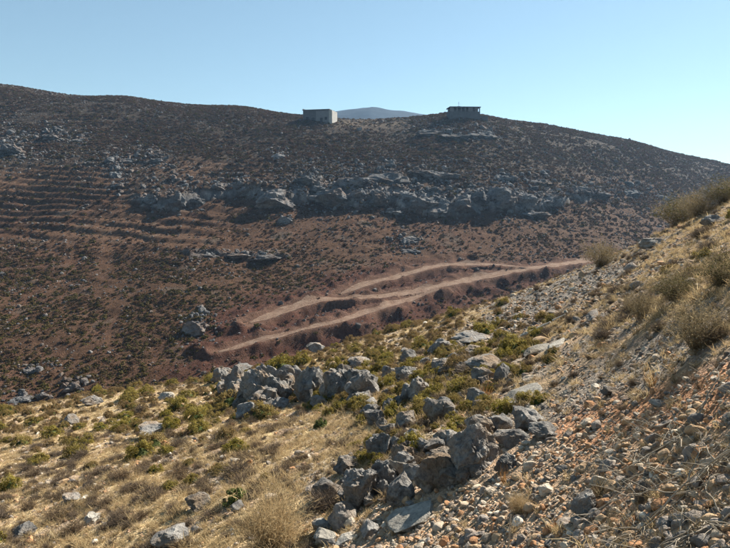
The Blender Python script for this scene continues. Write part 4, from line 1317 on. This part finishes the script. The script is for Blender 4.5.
pick = np.where(dry_ & ~green, rg.integers(7, 10, m), pick)
s = np.where(dry_ & ~green, s * .75, s)
scatter('hillside_scrub', np.c_[x, y, z - .05 * s], np.c_[rg.normal(size=(m, 2)) * .15, rg.uniform(0, 6.28, m)], np.c_[s * rg.uniform(.8, 1.3, m), s * rg.uniform(.8, 1.3, m), s * rg.uniform(.6, 1.05, m)], pick, FB,
        'brown and olive scrub thickly dotting the far slope', 'scrub')

rg, x, y, r = fcand(170000, 82)
z = z_far(x, y); u, v, d = proj(x, y, z)
D, Z = road_near(x, y)
n3 = fbm(x * .035, y * .035, 22.0, 3); n4 = fbm(x * .12, y * .12, 25.0, 2)
cl = np.zeros(len(x))
for (u_, v_, w_, h_) in FOUT:
    cl = np.maximum(cl, np.exp(-((u - u_) / (w_ * .75)) ** 2 - ((v - v_ + h_ * .6) / (h_ * .95)) ** 2))
band = .3 * sstep(30, 8, seg_d(u, v, (300, 188), (540, 195))) + .45 * sstep(20, 5, seg_d(u, v, (0, 145), (250, 190))) + .35 * sstep(16, 5, seg_d(u, v, (540, 190), (700, 200)))
dens = np.clip(.22 + .4 * sstep(.1, .6, n3 + .5 * n4) + .45 * cl + .6 * np.clip(band, 0, 1), 0, 1) * sstep(.3, 1.2, D) * (1 - .4 * terrace_mask(u, v))
keep = rg.uniform(size=len(x)) < dens
x, y, z, r, cl, band = (q[keep] for q in (x, y, z, r, cl, band))
m = len(x)
s = np.exp(rg.normal(-1.1, .5, m)) * (1 + 1.2 * np.maximum(cl, band * .9)) * (.8 + .3 * sstep(120, 250, r))
FS = [rock_mesh('far_rock', 840 + i, 2, M_LIMEFAR, (1, .9, .8), 7, .2) for i in range(6)]
scatter('far_rocks', np.c_[x, y, z + s * .08], rg.normal(size=(m, 3)) * .3 + np.c_[np.zeros((m, 2)), rg.uniform(0, 6.28, m)], s[:, None] * rg.uniform(.6, 1.4, (m, 3)), rg.integers(0, 6, m), FS,
        'grey limestone rocks scattered over the far slope', 'rocks')

# ------------------------------------------------------------------ buildings on the ridge
def building(nm, label, u, v, dback, rz):
    p = far_at(u, v)
    if p is None:
        x_, y_, _ = pix_dir(u, v); rr_ = dback
        p = np.array([rr_ * x_ / math.hypot(x_, y_), rr_ * y_ / math.hypot(x_, y_), 0]); p[2] = z_far(p[0:1], p[1:2])[0]
    root = bpy.data.objects.new(nm, None); C.objects.link(root)
    root.location = p; root.rotation_euler = (0, 0, rz)
    tag(root, label, 'building')
    return root, p
def part(root, nm, L, mat):
    return obj(nm, boxes(nm, L, mat), root)

# flat roofed concrete house, white gable end towards the sun
root, p = building('concrete_house', 'flat roofed concrete house with a white end wall on the ridge', 318, 121.5, 262, R(-14))
part(root, 'wall', [(-7, 5.2, 0, 8, -1.5, 5.0)], M_CONC)
part(root, 'rendered_panel', [(-.9, 5.0, -.12, 0, -1.5, 4.6)], M_GREYW)
part(root, 'end_wall', [(5.2, 6.7, -.4, 7.6, -1.5, 4.7)], M_WHITE)
part(root, 'roof_slab', [(-7.25, 5.45, -.3, 8.2, 5.0, 5.3)], M_CONC)
part(root, 'parapet', [(-7.1, -6.9, -.1, 8, 5.3, 5.75), (-6.9, 5.2, 7.8, 8, 5.3, 5.6)], M_CONC)
for (x0, x1, z0, z1) in [(-5.6, -4.4, .9, 2.3), (-2.9, -1.6, -.4, 1.9), (1.0, 2.2, -.4, 1.5), (3.2, 4.3, .7, 1.9)]:
    yy = -.12 if x0 > -.9 else 0
    w_ = part(root, 'window', [(x0, x1, yy - .06, yy + .3, z0, z1)], M_DARK)
    obj('lintel', boxes('lintel', [(x0 - .15, x1 + .15, yy - .13, yy - .02, z1 + .02, z1 + .22)], M_GREYW), w_)
part(root, 'annex_wall', [(-9.6, -7.02, 1, 5, -1.5, 1.2)], M_CONC)

# ruin with a heavy roof slab on pillars
root, p = building('unfinished_building', 'flat roofed unfinished building with a row of pillars on the knoll', 465, 118.2, 252, R(4))
root.location.z += 1.5
part(root, 'plinth_wall', [(-6.6, 6.6, 0, 7, -4, 1.35)], M_CONC)
part(root, 'back_wall', [(-6.4, 6.4, 5.6, 5.9, 1.35, 3.05)], M_CONC)
part(root, 'roof_slab', [(-6.8, 6.8, -.35, 7.3, 3.05, 3.42)], M_CONC)
for x_ in (-6.35, -5.2, -3.5, -1.7, .1, 1.6, 3.1, 4.7, 5.5, 6.35):
    part(root, 'pillar', [(x_ - .2, x_ + .2, 0, .4, 1.35, 3.05)], M_GREYW)
part(root, 'infill_wall', [(-6.1, -5.45, .12, .3, 1.35, 3.05), (1.85, 2.85, .12, .3, 1.35, 3.05), (4.95, 5.25, .12, .3, 1.35, 3.05)], M_GREYW)
st_ = part(root, 'stair_head', [(-2.9, -1.7, 2, 3.4, 3.42, 3.85)], M_CONC)
obj('mast', boxes('mast', [(-2.34, -2.26, 2.6, 2.68, 3.85, 5.9), (-2.75, -1.85, 2.62, 2.66, 5.1, 5.18)], M_STEEL), st_)
part(root, 'terrace_wall', [(6.65, 10.5, 1.5, 2.0, -4, -.2)], M_CONC)

# ------------------------------------------------------------------ things that share a label are told apart from left to right
ORD10 = ORD + ['eighth from left', 'ninth from left', 'tenth from left', 'eleventh from left', 'twelfth from left']
same = {}
for o in C.objects:
    if o.parent is None and 'label' in o and o.get('kind') is None:
        same.setdefault(o['label'], []).append(o)
for lab, L_ in same.items():
    if 1 < len(L_) <= len(ORD10) and len(lab.split()) <= 13:
        L_.sort(key=lambda o: float(proj(o.location.x, o.location.y, o.location.z)[0]))
        for k_, o in enumerate(L_): o['label'] = f'{lab}, {ORD10[k_]}'

# ------------------------------------------------------------------ air
hz = boxes('haze', [(-1700, 1700, -120, 1720, -75, 190)], bpy.data.materials.new('haze_air'))
hm = hz.materials[0]; hm.use_nodes = True
hn = hm.node_tree
for n_ in list(hn.nodes):
    if n_.type == 'BSDF_PRINCIPLED': hn.nodes.remove(n_)
pv = hn.nodes.new('ShaderNodeVolumePrincipled')
pv.inputs['Color'].default_value = (.38, .64, 1.0, 1)
pv.inputs['Density'].default_value = 0.00013
pv.inputs['Anisotropy'].default_value = 0.3
hn.links.new(pv.outputs[0], hn.nodes['Material Output'].inputs['Volume'])
tag(obj('haze', hz), 'thin blue air haze over the valley', 'haze', kind='stuff')
